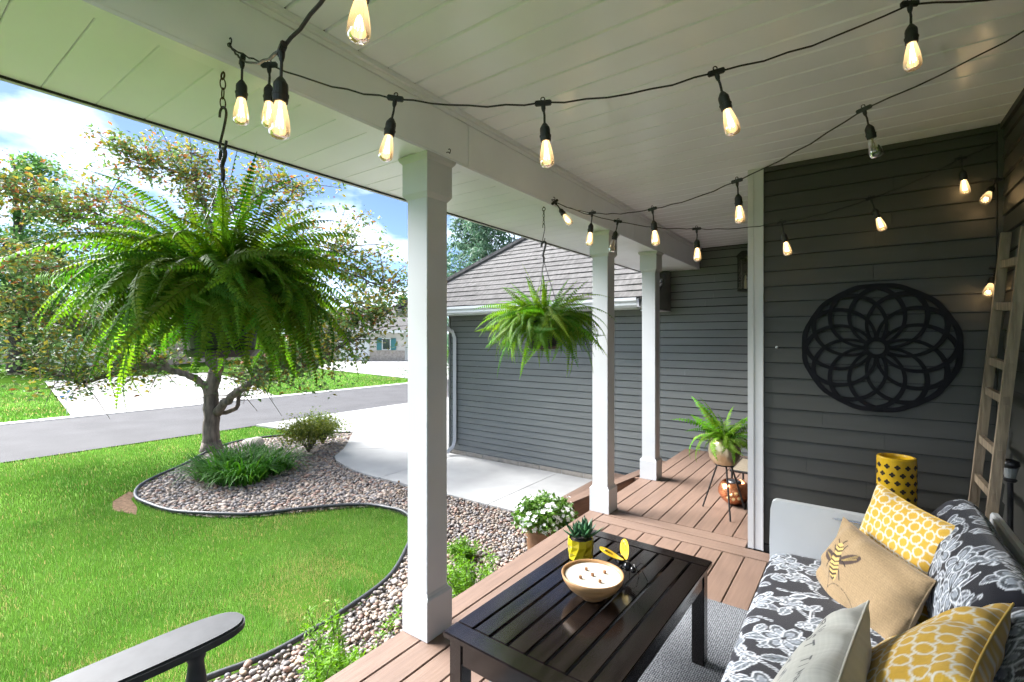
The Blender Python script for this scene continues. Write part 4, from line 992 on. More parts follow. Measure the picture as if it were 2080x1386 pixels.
# candle bowl
bc = (-.858, 1.742, TT)
bw = thing('candle_bowl', 'wooden dough-bowl candle with five wicks and cream wax', 'candle', bc)
prof = [(.001, 0), (.046, 0), (.050, .006), (.052, .012), (.075, .024), (.100, .045), (.118, .072), (.124, .092), (.120, .094), (.112, .088), (.108, .076)]
obj('bowl', MB().lathe(prof, 40, bc, cap=False), 'bowl_wood', bw, sm=True)
obj('wax', MB().lathe([(.001, .080), (.09, .080), (.109, .083)], 40, bc, cap=False), 'wax', bw, sm=True)
for dx, dy in ((0, 0), (-.042, .028), (.030, .048), (.046, -.030), (-.030, -.046)):
    obj('wick', MB().box(-.006, .006, -.0012, .0012, 0, .013, Matrix.Translation((bc[0] + dx, bc[1] + dy, bc[2] + .0795)) @ Matrix.Rotation(.5, 4, 'Z')).box(-.0012, .0012, -.006, .006, 0, .0125, Matrix.Translation((bc[0] + dx, bc[1] + dy, bc[2] + .0795)) @ Matrix.Rotation(.5, 4, 'Z')), 'wick_wood', bw)
# succulent in a faceted yellow pot
pc = (-1.052, 2.012, TT)
sp_ = thing('succulent_pot', 'spiky green succulent in a faceted yellow pot on the coffee table', 'potted plant', pc)
bm = bmesh.new(); rr = random.Random(4); rings = []
for zz, r_ in ((0, .052), (.006, .056), (.035, .060), (.068, .061), (.092, .060), (.098, .058)):
    rings.append([bm.verts.new((math.cos(k * math.pi / 5.5 + (zz > .03) * .28 + (zz > .06) * .2) * r_ * rr.uniform(.95, 1.05), math.sin(k * math.pi / 5.5 + (zz > .03) * .28 + (zz > .06) * .2) * r_ * rr.uniform(.95, 1.05), zz)) for k in range(11)])
for a, b in zip(rings, rings[1:]):
    for k in range(11): k2 = (k + 1) % 11; bm.faces.new((a[k], a[k2], b[k2])); bm.faces.new((a[k], b[k2], b[k]))
bm.faces.new(rings[0][::-1])
me = bpy.data.meshes.new('pot'); bm.to_mesh(me); bm.free(); me.transform(Matrix.Translation(pc)); link('pot', me, 'yellow_ceramic', sp_)
obj('potting_soil', MB().lathe([(.001, .090), (.057, .088)], 16, pc, cap=False), 'soil', sp_)
def spike(L, w):
    mb = MB(); n = 6; vs = []; fs = []
    for i in range(n + 1):
        s = i / n; ww = w * (math.sin(math.pi * min(1, .25 + .75 * s)) ** .8 if s < 1 else 0) * (1 - .3 * s); z = .35 * L * s ** 1.6; x = L * s
        vs += [(x, -ww, z + ww * .35), (x, 0, z - ww * .25), (x, ww, z + ww * .35), (x, 0, z + ww * .3)]
    for i in range(n):
        for k in range(4): fs.append((i * 4 + k, i * 4 + (k + 1) % 4, i * 4 + 4 + (k + 1) % 4, i * 4 + 4 + k))
    return mb.add(vs, fs).mesh('leaf')
spm = spike(.092, .0165); smooth(spm); spm.materials.append(MATS['succulent'])
for c0, n_, s0 in (((-.018, -.012), 22, .8), ((.020, .014), 24, 1.0), ((.0, .03), 16, .7)):
    for i in range(n_):
        k = i / n_; a = i * 2.4; o = link('leaf', spm, None, sp_); s_ = s0 * (.65 + .5 * k) * rr.uniform(.85, 1.1)
        o.matrix_basis = Matrix.Translation((pc[0] + c0[0], pc[1] + c0[1], pc[2] + .094 + .012 * (1 - k))) @ Matrix.Rotation(a, 4, 'Z') @ Matrix.Rotation(-R(78 - 68 * k), 4, 'Y') @ Matrix.Diagonal((s_, s_, s_, 1))
# bee figurine
fc = (-.835, 1.978, TT)
be = thing('bee_figurine', 'small metal bee figurine with yellow wings beside the candle', 'figurine', fc)
fv = Vector((.62, -.38, 0)).normalized()       # direction the bee faces
fs_ = Vector((-fv.y, fv.x, 0))
def bp(a, s, z): return Vector(fc) + fv * a * 1.3 + fs_ * s * 1.3 + Vector((0, 0, z * 1.3))
mb = MB()
def blob(c, r, sq): 
    M = Matrix.Translation(c) @ Matrix((fv, fs_, Vector((0, 0, 1)))).transposed().to_4x4() @ Matrix.Diagonal((*sq, 1))
    mb.lathe([(.0005, -r), (r * .5, -r * .87), (r * .87, -r * .5), (r, 0), (r * .87, r * .5), (r * .5, r * .87), (.0005, r)], 14, M=M)
blob(bp(.030, 0, .040), .020, (1.3, 1, .95)); blob(bp(.062, 0, .042), .013, (1, 1, 1)); blob(bp(-.008, 0, .047), .021, (1.5, 1, 1))
obj('body', mb, 'gloss_black', be, sm=True)
for sg in (-1, 1):
    if sg < 0: raw = [(.020, .006, .056), (.022, .032, .064), (.004, .056, .074), (-.030, .064, .080), (-.054, .048, .078), (-.044, .022, .068), (-.010, .007, .058)]
    else: raw = [(.020, .006, .056), (.020, .014, .078), (.006, .022, .098), (-.016, .026, .106), (-.032, .022, .094), (-.026, .012, .072), (-.006, .006, .058)]
    wpts = smooth_path([bp(a_, sg * s_, z_) for a_, s_, z_ in raw], 4, True)
    up_ = Vector((0, 0, .0025))
    n_ = len(wpts); wing = obj('wing', MB().add(wpts + [p + up_ for p in wpts], [tuple(range(n_))[::-1], tuple(range(n_, 2 * n_))] + [(i, (i + 1) % n_, n_ + (i + 1) % n_, n_ + i) for i in range(n_)]), 'bee_yellow', be)
    c1 = (wpts[8] + wpts[20]) / 2 + up_ * 1.5; ax1 = (wpts[12] - wpts[4]).normalized(); ax2 = (wpts[8] - wpts[20]).normalized()
    sp1 = [c1 + ax1 * (.026 * math.cos(t) * (1 - t / 14) - .0) + ax2 * (.013 * math.sin(t) * (1 - t / 14)) for t in np.linspace(0, 9, 24)]
    obj('wing_scroll', MB().tube(sp1, .0012, 4), 'gloss_black', wing)
mb = MB()
for sg in (-1, 1):
    for a0, a1 in ((.045, .075), (.028, .030), (.008, -.022)): mb.tube([bp(a0, sg * .012, .036), bp((a0 + a1) / 2 + .004, sg * .034, .034), bp(a1, sg * .048, .0012)], .0016, 5)
    mb.tube([bp(.070, sg * .005, .052), bp(.085, sg * .014, .072), bp(.096, sg * .018, .068)], .0012, 5)
obj('legs_and_feelers', mb, 'gloss_black', be)
# ------------------------------------------------------------------ black rocking chair (arm in view)
ch = thing('rocking_chair', 'black painted wooden armchair, only its curved arm in view', 'chair', (-1.34, .30, .0))
def arm(xc, sgn):
    out = [(-.078, .02), (-.086, .25), (-.086, .45), (-.080, .60), (-.062, .695), (-.03, .735), (.01, .742), (.045, .725), (.066, .685), (.074, .60), (.070, .45), (.055, .25), (.040, .02)]
    pts = smooth_path([Vector((xc + sgn * x, y, 0)) for x, y in out], 3)
    bm = bmesh.new(); vs = [bm.verts.new((p.x, p.y, .592)) for p in pts]
    if sgn < 0: vs = vs[::-1]
    f = bm.faces.new(vs[::-1]); r = bmesh.ops.extrude_face_region(bm, geom=[f]); 
    for v in [g for g in r['geom'] if isinstance(g, bmesh.types.BMVert)]: v.co.z += .030
    bmesh.ops.recalc_face_normals(bm, faces=bm.faces[:])
    ed = [e for e in bm.edges if len(e.link_faces) == 2 and abs(e.verts[0].co.z - e.verts[1].co.z) < 1e-4]
    bmesh.ops.bevel(bm, geom=ed, offset=.007, segments=3, affect='EDGES')
    me = bpy.data.meshes.new('arm'); bm.to_mesh(me); bm.free(); link('arm', me, 'chair_paint', ch)
arm(-1.595, 1); arm(-1.02, -1)
for xp in (-1.572, -1.045):
    obj('arm_post', MB().lathe([(.016, .30), (.026, .315), (.020, .33), (.024, .345), (.018, .36), (.022, .40), (.028, .44), (.030, .47), (.026, .505), (.021, .54), (.020, .555), (.025, .565), (.025, .58), (.020, .594)], 16, (xp, .60, 0)), 'chair_paint', ch, sm=True)
    obj('leg', MB().tube([(xp, .60, .30), (xp, .62, .02)], [.022, .018], 10), 'chair_paint', ch)
    obj('leg', MB().tube([(xp, .06, .34), (xp, .02, .02)], [.022, .018], 10), 'chair_paint', ch)
obj('seat', MB().box(-1.60, -1.02, .02, .66, .28, .32, bev=.012), 'chair_paint', ch)
for k in range(6):
    xk = -1.55 + k * .096
    obj('back_slat', MB().box(xk, xk + .06, -.06, -.035, .32, 1.05, Matrix.Translation((0, .0, 0)) @ Matrix.Rotation(R(0), 4, 'X'), bev=.004), 'chair_paint', ch)
obj('back_rail', MB().box(-1.60, -1.0, -.07, -.03, 1.05, 1.13, bev=.012), 'chair_paint', ch)
# ------------------------------------------------------------------ entry: plant stand, fern, copper pot, woven chair
ps = thing('plant_stand', 'gold hammered planter with fern on thin black tripod legs', 'planter', (-.93, 4.40, 0))
pcx, pcy = -.925, 4.40
feet = [(-1.119, 4.463), (-.842, 4.22), (-.80, 4.60)]
for a, b in feet: obj('leg', MB().tube([(a, b, .002), (pcx + (a - pcx) * .30, pcy + (b - pcy) * .30, .42)], .0075, 8), 'black_iron', ps)
obj('stand_ring', MB().tube([(pcx + math.cos(t) * .075, pcy + math.sin(t) * .075, .42) for t in np.linspace(0, 6.2832, 25)], .006, 6, cap=False), 'black_iron', ps)
obj('planter_bowl', MB().lathe([(.001, .405), (.05, .408), (.09, .43), (.122, .48), (.130, .535), (.122, .595), (.104, .645), (.098, .645), (.110, .60), (.001, .60)], 40, (pcx, pcy, 0), cap=False), 'gold_hammered', ps, sm=True)
obj('potting_soil', MB().lathe([(.001, .632), (.100, .630)], 20, (pcx, pcy, 0), cap=False), 'soil', ps)
FB = [frond_mesh('broad_frond', .36 + .05 * math.sin(i * 2), R(82 - 66 * i / 9), R(34 + 84 * i / 9), .046, 19, 300 + i, 1.2, .46) for i in range(10)]
fern(ps, (pcx, pcy, .64), 46, 1.05, 77, .02, .05, fr=FB)
# the drooping fronds in front of the bowl
FD = frond_mesh('hanging_frond', .42, R(35), R(150), .036, 24, 401, .9, .44)
for a, s_ in ((-2.35, .9), (-.55, 1.0), (-1.1, .8), (3.3, .95), (2.7, .85)):
    o = link('frond', FD, None, ps); o.matrix_basis = Matrix.Translation((pcx + math.cos(a) * .05, pcy + math.sin(a) * .05, .635)) @ Matrix.Rotation(a, 4, 'Z') @ Matrix.Diagonal((s_, s_, s_, 1))
cpz = (-.905, 4.70, 0)
cpot = thing('copper_lantern', 'round copper pot lantern with flower cutouts under the plant stand', 'lantern', cpz)
obj('body', MB().lathe([(.001, .002), (.06, .004), (.105, .04), (.135, .095), (.135, .14), (.115, .185), (.092, .205), (.088, .203), (.110, .175), (.001, .17)], 40, cpz, cap=False), 'copper_hammered', cpot, sm=True)
obj('lid', MB().lathe([(.001, .215), (.055, .212), (.062, .20), (.058, .19), (.001, .185)], 24, cpz, cap=False), 'black_plastic', cpot)
for a0, zz in ((-1.15, .115), (-.82, .13), (-.98, .08), (-1.30, .085), (-.66, .09)):
    ca = a0 - .45; rr_ = .1362
    for k in range(8):
        th = k * math.pi / 4; 
        p0 = Vector((math.cos(ca) * rr_, math.sin(ca) * rr_, zz)); tx = Vector((-math.sin(ca), math.cos(ca), 0))
        e = p0 + (tx * math.cos(th) + Vector((0, 0, math.sin(th)))) * .017
        obj('flower_cutout', MB().tube([Vector(cpz) + p0 + (e - p0) * .15, Vector(cpz) + e], [.004, .0018], 5), 'copper_inlay', cpot)
wv = thing('woven_chair', 'low black and cream woven seat beside the copper lantern', 'chair', (-.70, 5.05, 0))
mat('strap_cream', (.30, .25, .18), .7); mat('strap_black', (.02, .018, .018), .6)
for k in range(15):
    yy = 4.86 + k * .035
    obj('woven_strap', MB().box(-.96, -.645, yy, yy + .016, .262, .268, Matrix.Translation((0, 0, 0)), bev=.001), 'strap_cream', wv)
    obj('woven_strap', MB().box(-.955, -.645, yy + .018, yy + .033, .260, .265), 'strap_black', wv)
obj('seat_frame', MB().tube([(-.645, 4.845, .26), (-.965, 4.845, .26), (-.965, 5.40, .26), (-.645, 5.40, .26)], .012, 8), 'black_iron', wv)
for a, b in ((-.955, 4.85), (-.955, 5.395), (-.66, 4.85), (-.66, 5.395)): obj('leg', MB().tube([(a, b, .002), (a, b, .255)], .010, 8), 'black_iron', wv)
# ------------------------------------------------------------------ bucket of white flowers
bk = (-2.52, 4.05, G - .03)
bu = thing('flower_bucket', 'brown metal bucket of white impatiens standing on the gravel', 'flower pot', bk)
BH = .40
obj('bucket', MB().lathe([(r_ * 1.24, z_) for r_, z_ in [(.001, 0), (.115, 0), (.122, .01), (.130, .05), (.155, BH - .09), (.160, BH - .088), (.160, BH - .078), (.157, BH - .075), (.160, BH - .045), (.165, BH - .043), (.165, BH - .033), (.161, BH - .03), (.172, BH), (.166, BH), (.150, BH - .05), (.001, BH - .05)]], 40, bk, cap=False), 'bucket_brown', bu, sm=False)
obj('potting_soil', MB().lathe([(.001, BH - .03), (.196, BH - .035)], 20, bk, cap=False), 'soil', bu)
rsn = np.random.RandomState(12); n_ = 3200
d = rsn.normal(0, 1, (n_, 3)); d[:, 2] = np.abs(d[:, 2]) * .9 - .15; d /= np.linalg.norm(d, axis=1)[:, None]
P = np.array(bk) + np.array([0, 0, BH + .0]) + d * np.array([.30, .30, .21]) * rsn.uniform(.6, 1.06, (n_, 1)) * (1 + .10 * np.sin(d[:, :1] * 7 + 1) * np.cos(d[:, 1:2] * 6))
k_ = rsn.rand(n_, 1); col = np.array([.04, .10, .015]) * (1 - k_) + np.array([.13, .24, .04]) * k_
v, f, c = leaf_cloud(P, .045, 13, col, 1.5); link('foliage', npmesh('foliage', v, f, MATS['leaf'], c), None, bu)
fm = MB()
for k in range(5):
    a = k * 2 * math.pi / 5; c_, s_ = math.cos(a), math.sin(a)
    q = lambda r_, t_: (math.cos(a + t_) * r_, math.sin(a + t_) * r_, .004 * (r_ > .012) + .0004 * k)
    fm.add([(0, 0, 0), q(.012, -.55), q(.019, -.35), q(.021, 0), q(.019, .35), q(.012, .55)], [(0, 1, 2, 3, 4, 5)])
fme = fm.mesh('flower'); fme.materials.append(MATS['petal_white'])
for i in range(230):
    dd = Vector((rr.gauss(0, 1), rr.gauss(0, 1), abs(rr.gauss(0, 1)) - .12)).normalized()
    o = link('flower', fme, None, bu); s_ = rr.uniform(.75, 1.15)
    p = Vector(bk) + Vector((dd.x * .305, dd.y * .305, BH + dd.z * .215)) * (1 + .10 * math.sin(dd.x * 7 + 1) * math.cos(dd.y * 6)) * rr.uniform(.94, 1.03)
    o.matrix_basis = Matrix.Translation(p) @ (dd + Vector((rr.gauss(0, .3), rr.gauss(0, .3), .2))).to_track_quat('Z', 'Y').to_matrix().to_4x4() @ Matrix.Rotation(rr.random() * 6, 4, 'Z') @ Matrix.Diagonal((s_, s_, s_, 1))
# ------------------------------------------------------------------ bed plants
def daylily(c, n, L, seed, label, spread=.5):
    x, y = c; t = thing('daylily_clump', label, 'plant', (x, y, G)); rs = random.Random(seed); V = []; F = []; Cc = []
    for i in range(n):
        a = rs.random() * 6.283; r0 = rs.random() ** .6 * spread * .45; px, py = x + math.cos(a) * r0 + rs.gauss(0, .03), y + math.sin(a) * r0
        b = a + rs.gauss(0, .5); l = L * rs.uniform(.6, 1.15); el = R(rs.uniform(48, 82)); cur = R(rs.uniform(60, 135)); w = .011 * rs.uniform(.7, 1.3)
        p = Vector((px, py, G - .03)); o0 = len(V); sd = Vector((-math.sin(b), math.cos(b), 0))
        cc = np.array([.045, .14, .018]) * rs.uniform(.7, 1.5) + (np.array([.03, .04, .0]) if rs.random() < .25 else 0)
        for k in range(7):
            s = k / 6; th = el - cur * s ** 1.3; ww = w * (1 - s ** 2.2) + .0008
            V += [tuple(p - sd * ww), tuple(p + sd * ww)]; Cc += [cc, cc]
            if k < 6: F += [(o0 + 2 * k, o0 + 2 * k + 1, o0 + 2 * k + 3, o0 + 2 * k + 2)]
            p = p + Vector((math.cos(b) * math.cos(th), math.sin(b) * math.cos(th), math.sin(th))) * (l / 6)
    link('blades', npmesh('blades', np.array(V), np.array(F), MATS['leaf'], np.array(Cc)), None, t); return t
for c, n, L, sd, lb in (((-8.15, 3.45), 330, .62, 51, 'strappy green daylily clump furthest into the lawn point of the bed'), ((-7.65, 3.55), 330, .62, 52, 'arching daylily clump in the middle of the bed'), ((-7.85, 4.05), 300, .60, 53, 'daylily clump nearest the low shrub'), ((-8.45, 3.95), 260, .58, 54, 'daylily clump tucked against the tree trunk')):
    daylily(c, n, L, sd, lb, .75)
def mound(c, rx, ry, h, n, seed, label, c1, c2, size):
    x, y = c; t = thing('low_shrub', label, 'shrub', (x, y, G)); rs = np.random.RandomState(seed); rr_ = random.Random(seed)
    mb = MB()
    for i in range(16):
        a = i * 2.4; mb.tube([(x, y, G - .03), (x + math.cos(a) * rx * .4, y + math.sin(a) * ry * .4, G + h * .45), (x + math.cos(a) * rx * .75, y + math.sin(a) * ry * .75, G + h * (.4 + .4 * rr_.random()))], [.012, .008, .003], 5)
    obj('stems', mb, 'bark_dark', t)
    cl = np.column_stack([rs.normal(0, .42, 40) * rx, rs.normal(0, .42, 40) * ry, (.35 + .5 * rs.rand(40)) * h]); idx = rs.randint(0, 40, n)
    P = np.array([x, y, G]) + cl[idx] + rs.normal(0, .10, (n, 3)) * np.array([1, 1, .8]); P = P[P[:, 2] > G]
    k = np.clip(rs.normal(.5, .3, len(P)), 0, 1)[:, None]; col = np.array(c1) * (1 - k) + np.array(c2) * k
    v, f, c = leaf_cloud(P, size, seed, col, 2.2, up=.6); link('foliage', npmesh('foliage', v, f, MATS['leaf'], c), None, t)
mound((-8.55, 5.20), .48, .48, .62, 4200, 61, 'rounded yellow green shrub near the walk', (.075, .12, .018), (.24, .26, .045), .055)
mound((-8.95, 5.75), .40, .40, .60, 3200, 62, 'green shrub behind the rounded yellow green one', (.06, .12, .018), (.18, .24, .04), .055)
def juniper(c, h, n, seed, label, sp=.30, z0=G):
    x, y = c; t = thing('juniper', label, 'shrub', (x, y, z0)); rs = random.Random(seed); mb = MB(); Ps = []; 
    for i in range(n):
        a = rs.random() * 6.283; r0 = rs.random() * sp * .4; l = h * rs.uniform(.55, 1.1); lean = rs.uniform(.05, .75)
        p0 = Vector((x + math.cos(a) * r0, y + math.sin(a) * r0, z0 - .02)); p1 = p0 + Vector((math.cos(a) * lean * l * .5, math.sin(a) * lean * l * .5, l * .6)); p2 = p0 + Vector((math.cos(a) * lean * l, math.sin(a) * lean * l, l))
        mb.tube([p0, p1, p2], [.006, .004, .002], 4, cap=False)
        for s in np.linspace(.12, 1.0, 60):
            q = p0.lerp(p1, s * 2) if s < .5 else p1.lerp(p2, s * 2 - 1)
            Ps.append((q.x + rs.gauss(0, .015), q.y + rs.gauss(0, .015), q.z + rs.gauss(0, .010)))
    obj('stems', mb, 'bark_dark', t)
    P = np.repeat(np.array(Ps), 3, 0); rs2 = np.random.RandomState(seed); P += rs2.normal(0, .008, P.shape); k = np.clip(rs2.normal(.5, .3, len(P)), 0, 1)[:, None]
    col = np.array([.07, .17, .014]) * (1 - k) + np.array([.18, .35, .035]) * k
    v, f, c = leaf_cloud(P, .036, seed, col, 3.6, up=.2); link('needles', npmesh('needles', v, f, MATS['leaf'], c), None, t)
juniper((-2.64, 1.84), .40, 12, 63, 'bright green juniper tuft in the stones beside the first post')
juniper((-2.50, 1.58), .36, 18, 67, 'spreading juniper tuft at the deck edge in the foreground', .5)
juniper((-2.55, 2.98), .36, 20, 64, 'juniper tuft between the first post and the flower bucket', .34)
juniper((-3.12, 3.55), .16, 16, 65, 'small pale green sprout in the stones', .22)
rk = tag(obj('boulder', MB(), 'stone_block'), 'grey boulder half hidden behind the daylilies', 'rock')
v0, f0 = ico(3); rs = np.random.RandomState(2); w_ = 1 + .12 * np.sin(v0 @ rs.normal(0, 2.2, (3, 4))).sum(1) / 2
rk.data = npmesh('boulder', v0 * w_[:, None] * np.array([.22, .18, .14]) + np.array([-9.75, 4.75, G + .05]), f0, MATS['stone_block'], sm=True)
# lawn pinwheel far across the street
fl_ = thing('lawn_ornament', 'small blue and white pinwheel at the far driveway edge', 'ornament', (-18.6, 3.75, G))
obj('stick', MB().tube([(-18.6, 3.75, G - .05), (-18.6, 3.75, G + .55)], .012, 6), 'white_far', fl_)
mat('pinwheel_blue', (.12, .30, .55), .4)
for k in range(6):
    a = k * math.pi / 3; obj('vane', MB().prism([(3.75 + .02 * math.cos(a), G + .5 + .02 * math.sin(a)), (3.75 + .17 * math.cos(a), G + .5 + .17 * math.sin(a)), (3.75 + .15 * math.cos(a + .6), G + .5 + .15 * math.sin(a + .6))], 'x', -18.58 + k * .003, -18.575 + k * .003), 'pinwheel_blue' if k % 2 else 'white_far', fl_)

# a few fallen leaves on stones and lawn
rsn = np.random.RandomState(77); P = np.column_stack([rsn.uniform(-9.5, -2.2, 140), rsn.uniform(.6, 5.2, 140), np.full(140, G + .004)])
P[:, 2] += np.where(inside(P[:, :2], bed_poly), 0, .0); P = P[inside(P[:, :2], bed_poly)]
col = np.array([.15, .08, .03]) * rsn.uniform(.5, 1.5, (len(P), 1)); v, f, c = leaf_cloud(P, .045, 78, col, 1.7, up=2.5)
tag(link('fallen_leaves', npmesh('fallen_leaves', v, f, MATS['leaf'], c)), 'scattered small brown leaves lying among the stones', 'leaves', kind='stuff')
# ================================================================== SOFA AND PILLOWS
mat('print_cloth', (.5, .5, .5), .85, attr='Col', bump=.12, bscale=700, sheen=.15, spec=.2)
class Canvas:
    """flat cloth print rasterised in metres, read back per vertex as a colour attribute"""
    def __init__(s, w, h, res, base):
        s.w, s.h, s.res = w, h, res; s.nx, s.ny = int(w / res) + 1, int(h / res) + 1
        s.a = np.empty((s.ny, s.nx, 3)); s.a[:] = base
    def sub(s, x, y, r):
        i0, i1 = max(0, int((x - r) / s.res)), min(s.nx, int((x + r) / s.res) + 2); j0, j1 = max(0, int((y - r) / s.res)), min(s.ny, int((y + r) / s.res) + 2)
        if i0 >= i1 or j0 >= j1: return None
        X_, Y_ = np.meshgrid(np.arange(i0, i1) * s.res - x, np.arange(j0, j1) * s.res - y)
        return s.a[j0:j1, i0:i1], X_, Y_
    def put(s, A, m, c): A[m] = c
    def stroke(s, pts, w, c):
        for (x0, y0), (x1, y1) in zip(pts, pts[1:]):
            L_ = math.hypot(x1 - x0, y1 - y0)
            q = s.sub((x0 + x1) / 2, (y0 + y1) / 2, L_ / 2 + w * 2 + s.res)
            if q is None: continue
            A, X_, Y_ = q; ax, ay = x0 - (x0 + x1) / 2, y0 - (y0 + y1) / 2; dx, dy = x1 - x0, y1 - y0
            t = np.clip(((X_ - ax) * dx + (Y_ - ay) * dy) / (L_ * L_ + 1e-12), 0, 1)
            d = np.hypot(X_ - ax - t * dx, Y_ - ay - t * dy); A[d < w] = c
    def ell(s, x, y, a, b, ang, c):
        q = s.sub(x, y, max(a, b) * 1.1 + s.res)
        if q is None: return
        A, X_, Y_ = q; ca, sa = math.cos(ang), math.sin(ang); u = X_ * ca + Y_ * sa; v = -X_ * sa + Y_ * ca
        A[(u / a) ** 2 + (v / b) ** 2 < 1] = c
    def read(s, x, y):
        fx = np.clip(np.asarray(x) / s.res, 0, s.nx - 1.001); fy = np.clip(np.asarray(y) / s.res, 0, s.ny - 1.001)
        i, j = fx.astype(int), fy.astype(int); u, v = (fx - i)[..., None], (fy - j)[..., None]
        a = s.a; return (a[j, i] * (1 - u) + a[j, i + 1] * u) * (1 - v) + (a[j + 1, i] * (1 - u) + a[j + 1, i + 1] * u) * v
WHT = np.array([.62, .65, .70]); G1 = np.array([.095, .11, .125]); G2 = np.array([.21, .235, .27]); INK = np.array([.010, .010, .015]); G3 = np.array([.08, .085, .10])
def floral(w, h, seed, res=.0022):
    C = Canvas(w, h, res, INK); rs = random.Random(seed)
    def stem(x, y, a, L_):
        pts = []; k = rs.uniform(-9, 9)
        for i in range(14): pts.append((x, y)); x += math.cos(a) * L_ / 13; y += math.sin(a) * L_ / 13; a += k * L_ / 13
        C.stroke(pts, .0058, WHT); C.stroke(pts, .0026, INK); return x, y, a
    def leaf(x, y, a, L_, wd):
        q = C.sub(x + math.cos(a) * L_ / 2, y + math.sin(a) * L_ / 2, L_ * .62)
        if q is None: return
        A, X_, Y_ = q; ca, sa = math.cos(a), math.sin(a); u = (X_ * ca + Y_ * sa) / L_ + .5; v = (-X_ * sa + Y_ * ca)
        ok = (u > 0) & (u < 1); uu = np.clip(u, 0, 1); hw = wd * np.sin(math.pi * uu ** .8) ** .8
        d = np.abs(v); A[ok & (d < hw + .0034)] = WHT; ins = ok & (d < hw - .0005)
        A[ins] = G1 if rs.random() < .6 else G3
        m = ins & (np.sin((u * 26) + d * 300) > .55); A[m] = G2
        A[ins & (d < .0016)] = WHT if rs.random() < .5 else INK
    def flower(x, y, r, n):
        a0 = rs.random() * 6
        for k in range(n):
            a = a0 + k * 6.283 / n + rs.uniform(-.08, .08); rr_ = r * rs.uniform(.88, 1.08); bw = r * 1.55 / n * 1.15
            cx_, cy_ = x + math.cos(a) * rr_ * .56, y + math.sin(a) * rr_ * .56
            C.ell(cx_, cy_, rr_ * .50 + .003, bw + .003, a, WHT)
            C.ell(cx_, cy_, rr_ * .50 - .0018, bw - .0018, a, G1)
            for q_ in range(-3, 4):
                b = a + q_ * .105; C.stroke([(x + math.cos(b) * rr_ * .62, y + math.sin(b) * rr_ * .62), (x + math.cos(b) * rr_ * .96, y + math.sin(b) * rr_ * .96)] if abs(q_) < 3 else [(x, y), (x, y)], .0014, INK)
            C.ell(cx_ - math.cos(a) * rr_ * .06, cy_ - math.sin(a) * rr_ * .06, rr_ * .30, bw * .52, a, WHT); C.ell(cx_ - math.cos(a) * rr_ * .06, cy_ - math.sin(a) * rr_ * .06, rr_ * .30 - .0014, bw * .52 - .0014, a, G2)
            C.stroke([(x, y), (x + math.cos(a) * r * .34, y + math.sin(a) * r * .34)], .0022, INK)
        C.ell(x, y, r * .12, r * .12, 0, INK)
    def peony(x, y, r):
        for k, (s_, c) in enumerate(((1, WHT), (.93, G3), (.80, WHT), (.74, G1), (.58, WHT), (.52, G3), (.36, WHT), (.30, G2))):
            for q_ in range(7): a = q_ * .9 + k * .5; C.ell(x + math.cos(a) * r * .42 * s_, y + math.sin(a) * r * .42 * s_, r * .52 * s_, r * .40 * s_, a, c)
    cells = []
    st_ = .132
    for j in range(int(h / st_) + 2):
        for i in range(int(w / st_) + 2): cells.append((i * st_ + (j % 2) * st_ / 2 + rs.uniform(-.025, .025), j * st_ + rs.uniform(-.025, .025)))
    for x, y in cells:
        if rs.random() < .7:
            a = rs.random() * 6.28; x2, y2, a2 = stem(x, y, a, rs.uniform(.08, .16))
            for _ in range(2): leaf(x2, y2, a2 + rs.uniform(-1, 1), rs.uniform(.05, .09), rs.uniform(.010, .018))
    for x, y in cells:
        for _ in range(rs.choice((1, 2))):
            a = rs.random() * 6.28; leaf(x + math.cos(a) * .04, y + math.sin(a) * .04, a, rs.uniform(.055, .10), rs.uniform(.012, .022))
    for k, (x, y) in enumerate(cells):
        z_ = rs.random()
        if z_ < .42: flower(x, y, rs.uniform(.064, .086), rs.choice((5, 6, 6, 7)))
        elif z_ < .50: peony(x, y, rs.uniform(.036, .048))
        elif z_ < .72: flower(x, y, rs.uniform(.024, .032), 4)
    return C
def lattice(w, h, seed, p=.050, res=.0018):
    Y1 = np.array([.52, .315, .040]); C = Canvas(w, h, res, Y1)
    X_, Y_ = np.meshgrid(np.arange(C.nx) * res, np.arange(C.ny) * res)
    u = (X_ + Y_) * .7071; v = (X_ - Y_) * .7071
    du = (u / p - np.round(u / p)) * p; dv = (v / p - np.round(v / p)) * p
    k = (np.abs(du) ** 2.6 + np.abs(dv) ** 2.6) ** (1 / 2.6)
    wht = np.array([.60, .58, .51])
    C.a[np.abs(k - .0185) < .0026] = wht
    du2 = ((u / p - .5) - np.round(u / p - .5)) * p; dv2 = ((v / p - .5) - np.round(v / p - .5)) * p
    C.a[((np.abs(du2) < .0062) & (np.abs(dv) < .0034)) | ((np.abs(dv2) < .0062) & (np.abs(du) < .0034))] = wht
    rs = np.random.RandomState(seed); C.a *= (1 + rs.normal(0, .05, C.a.shape[:2]))[..., None]
    return C
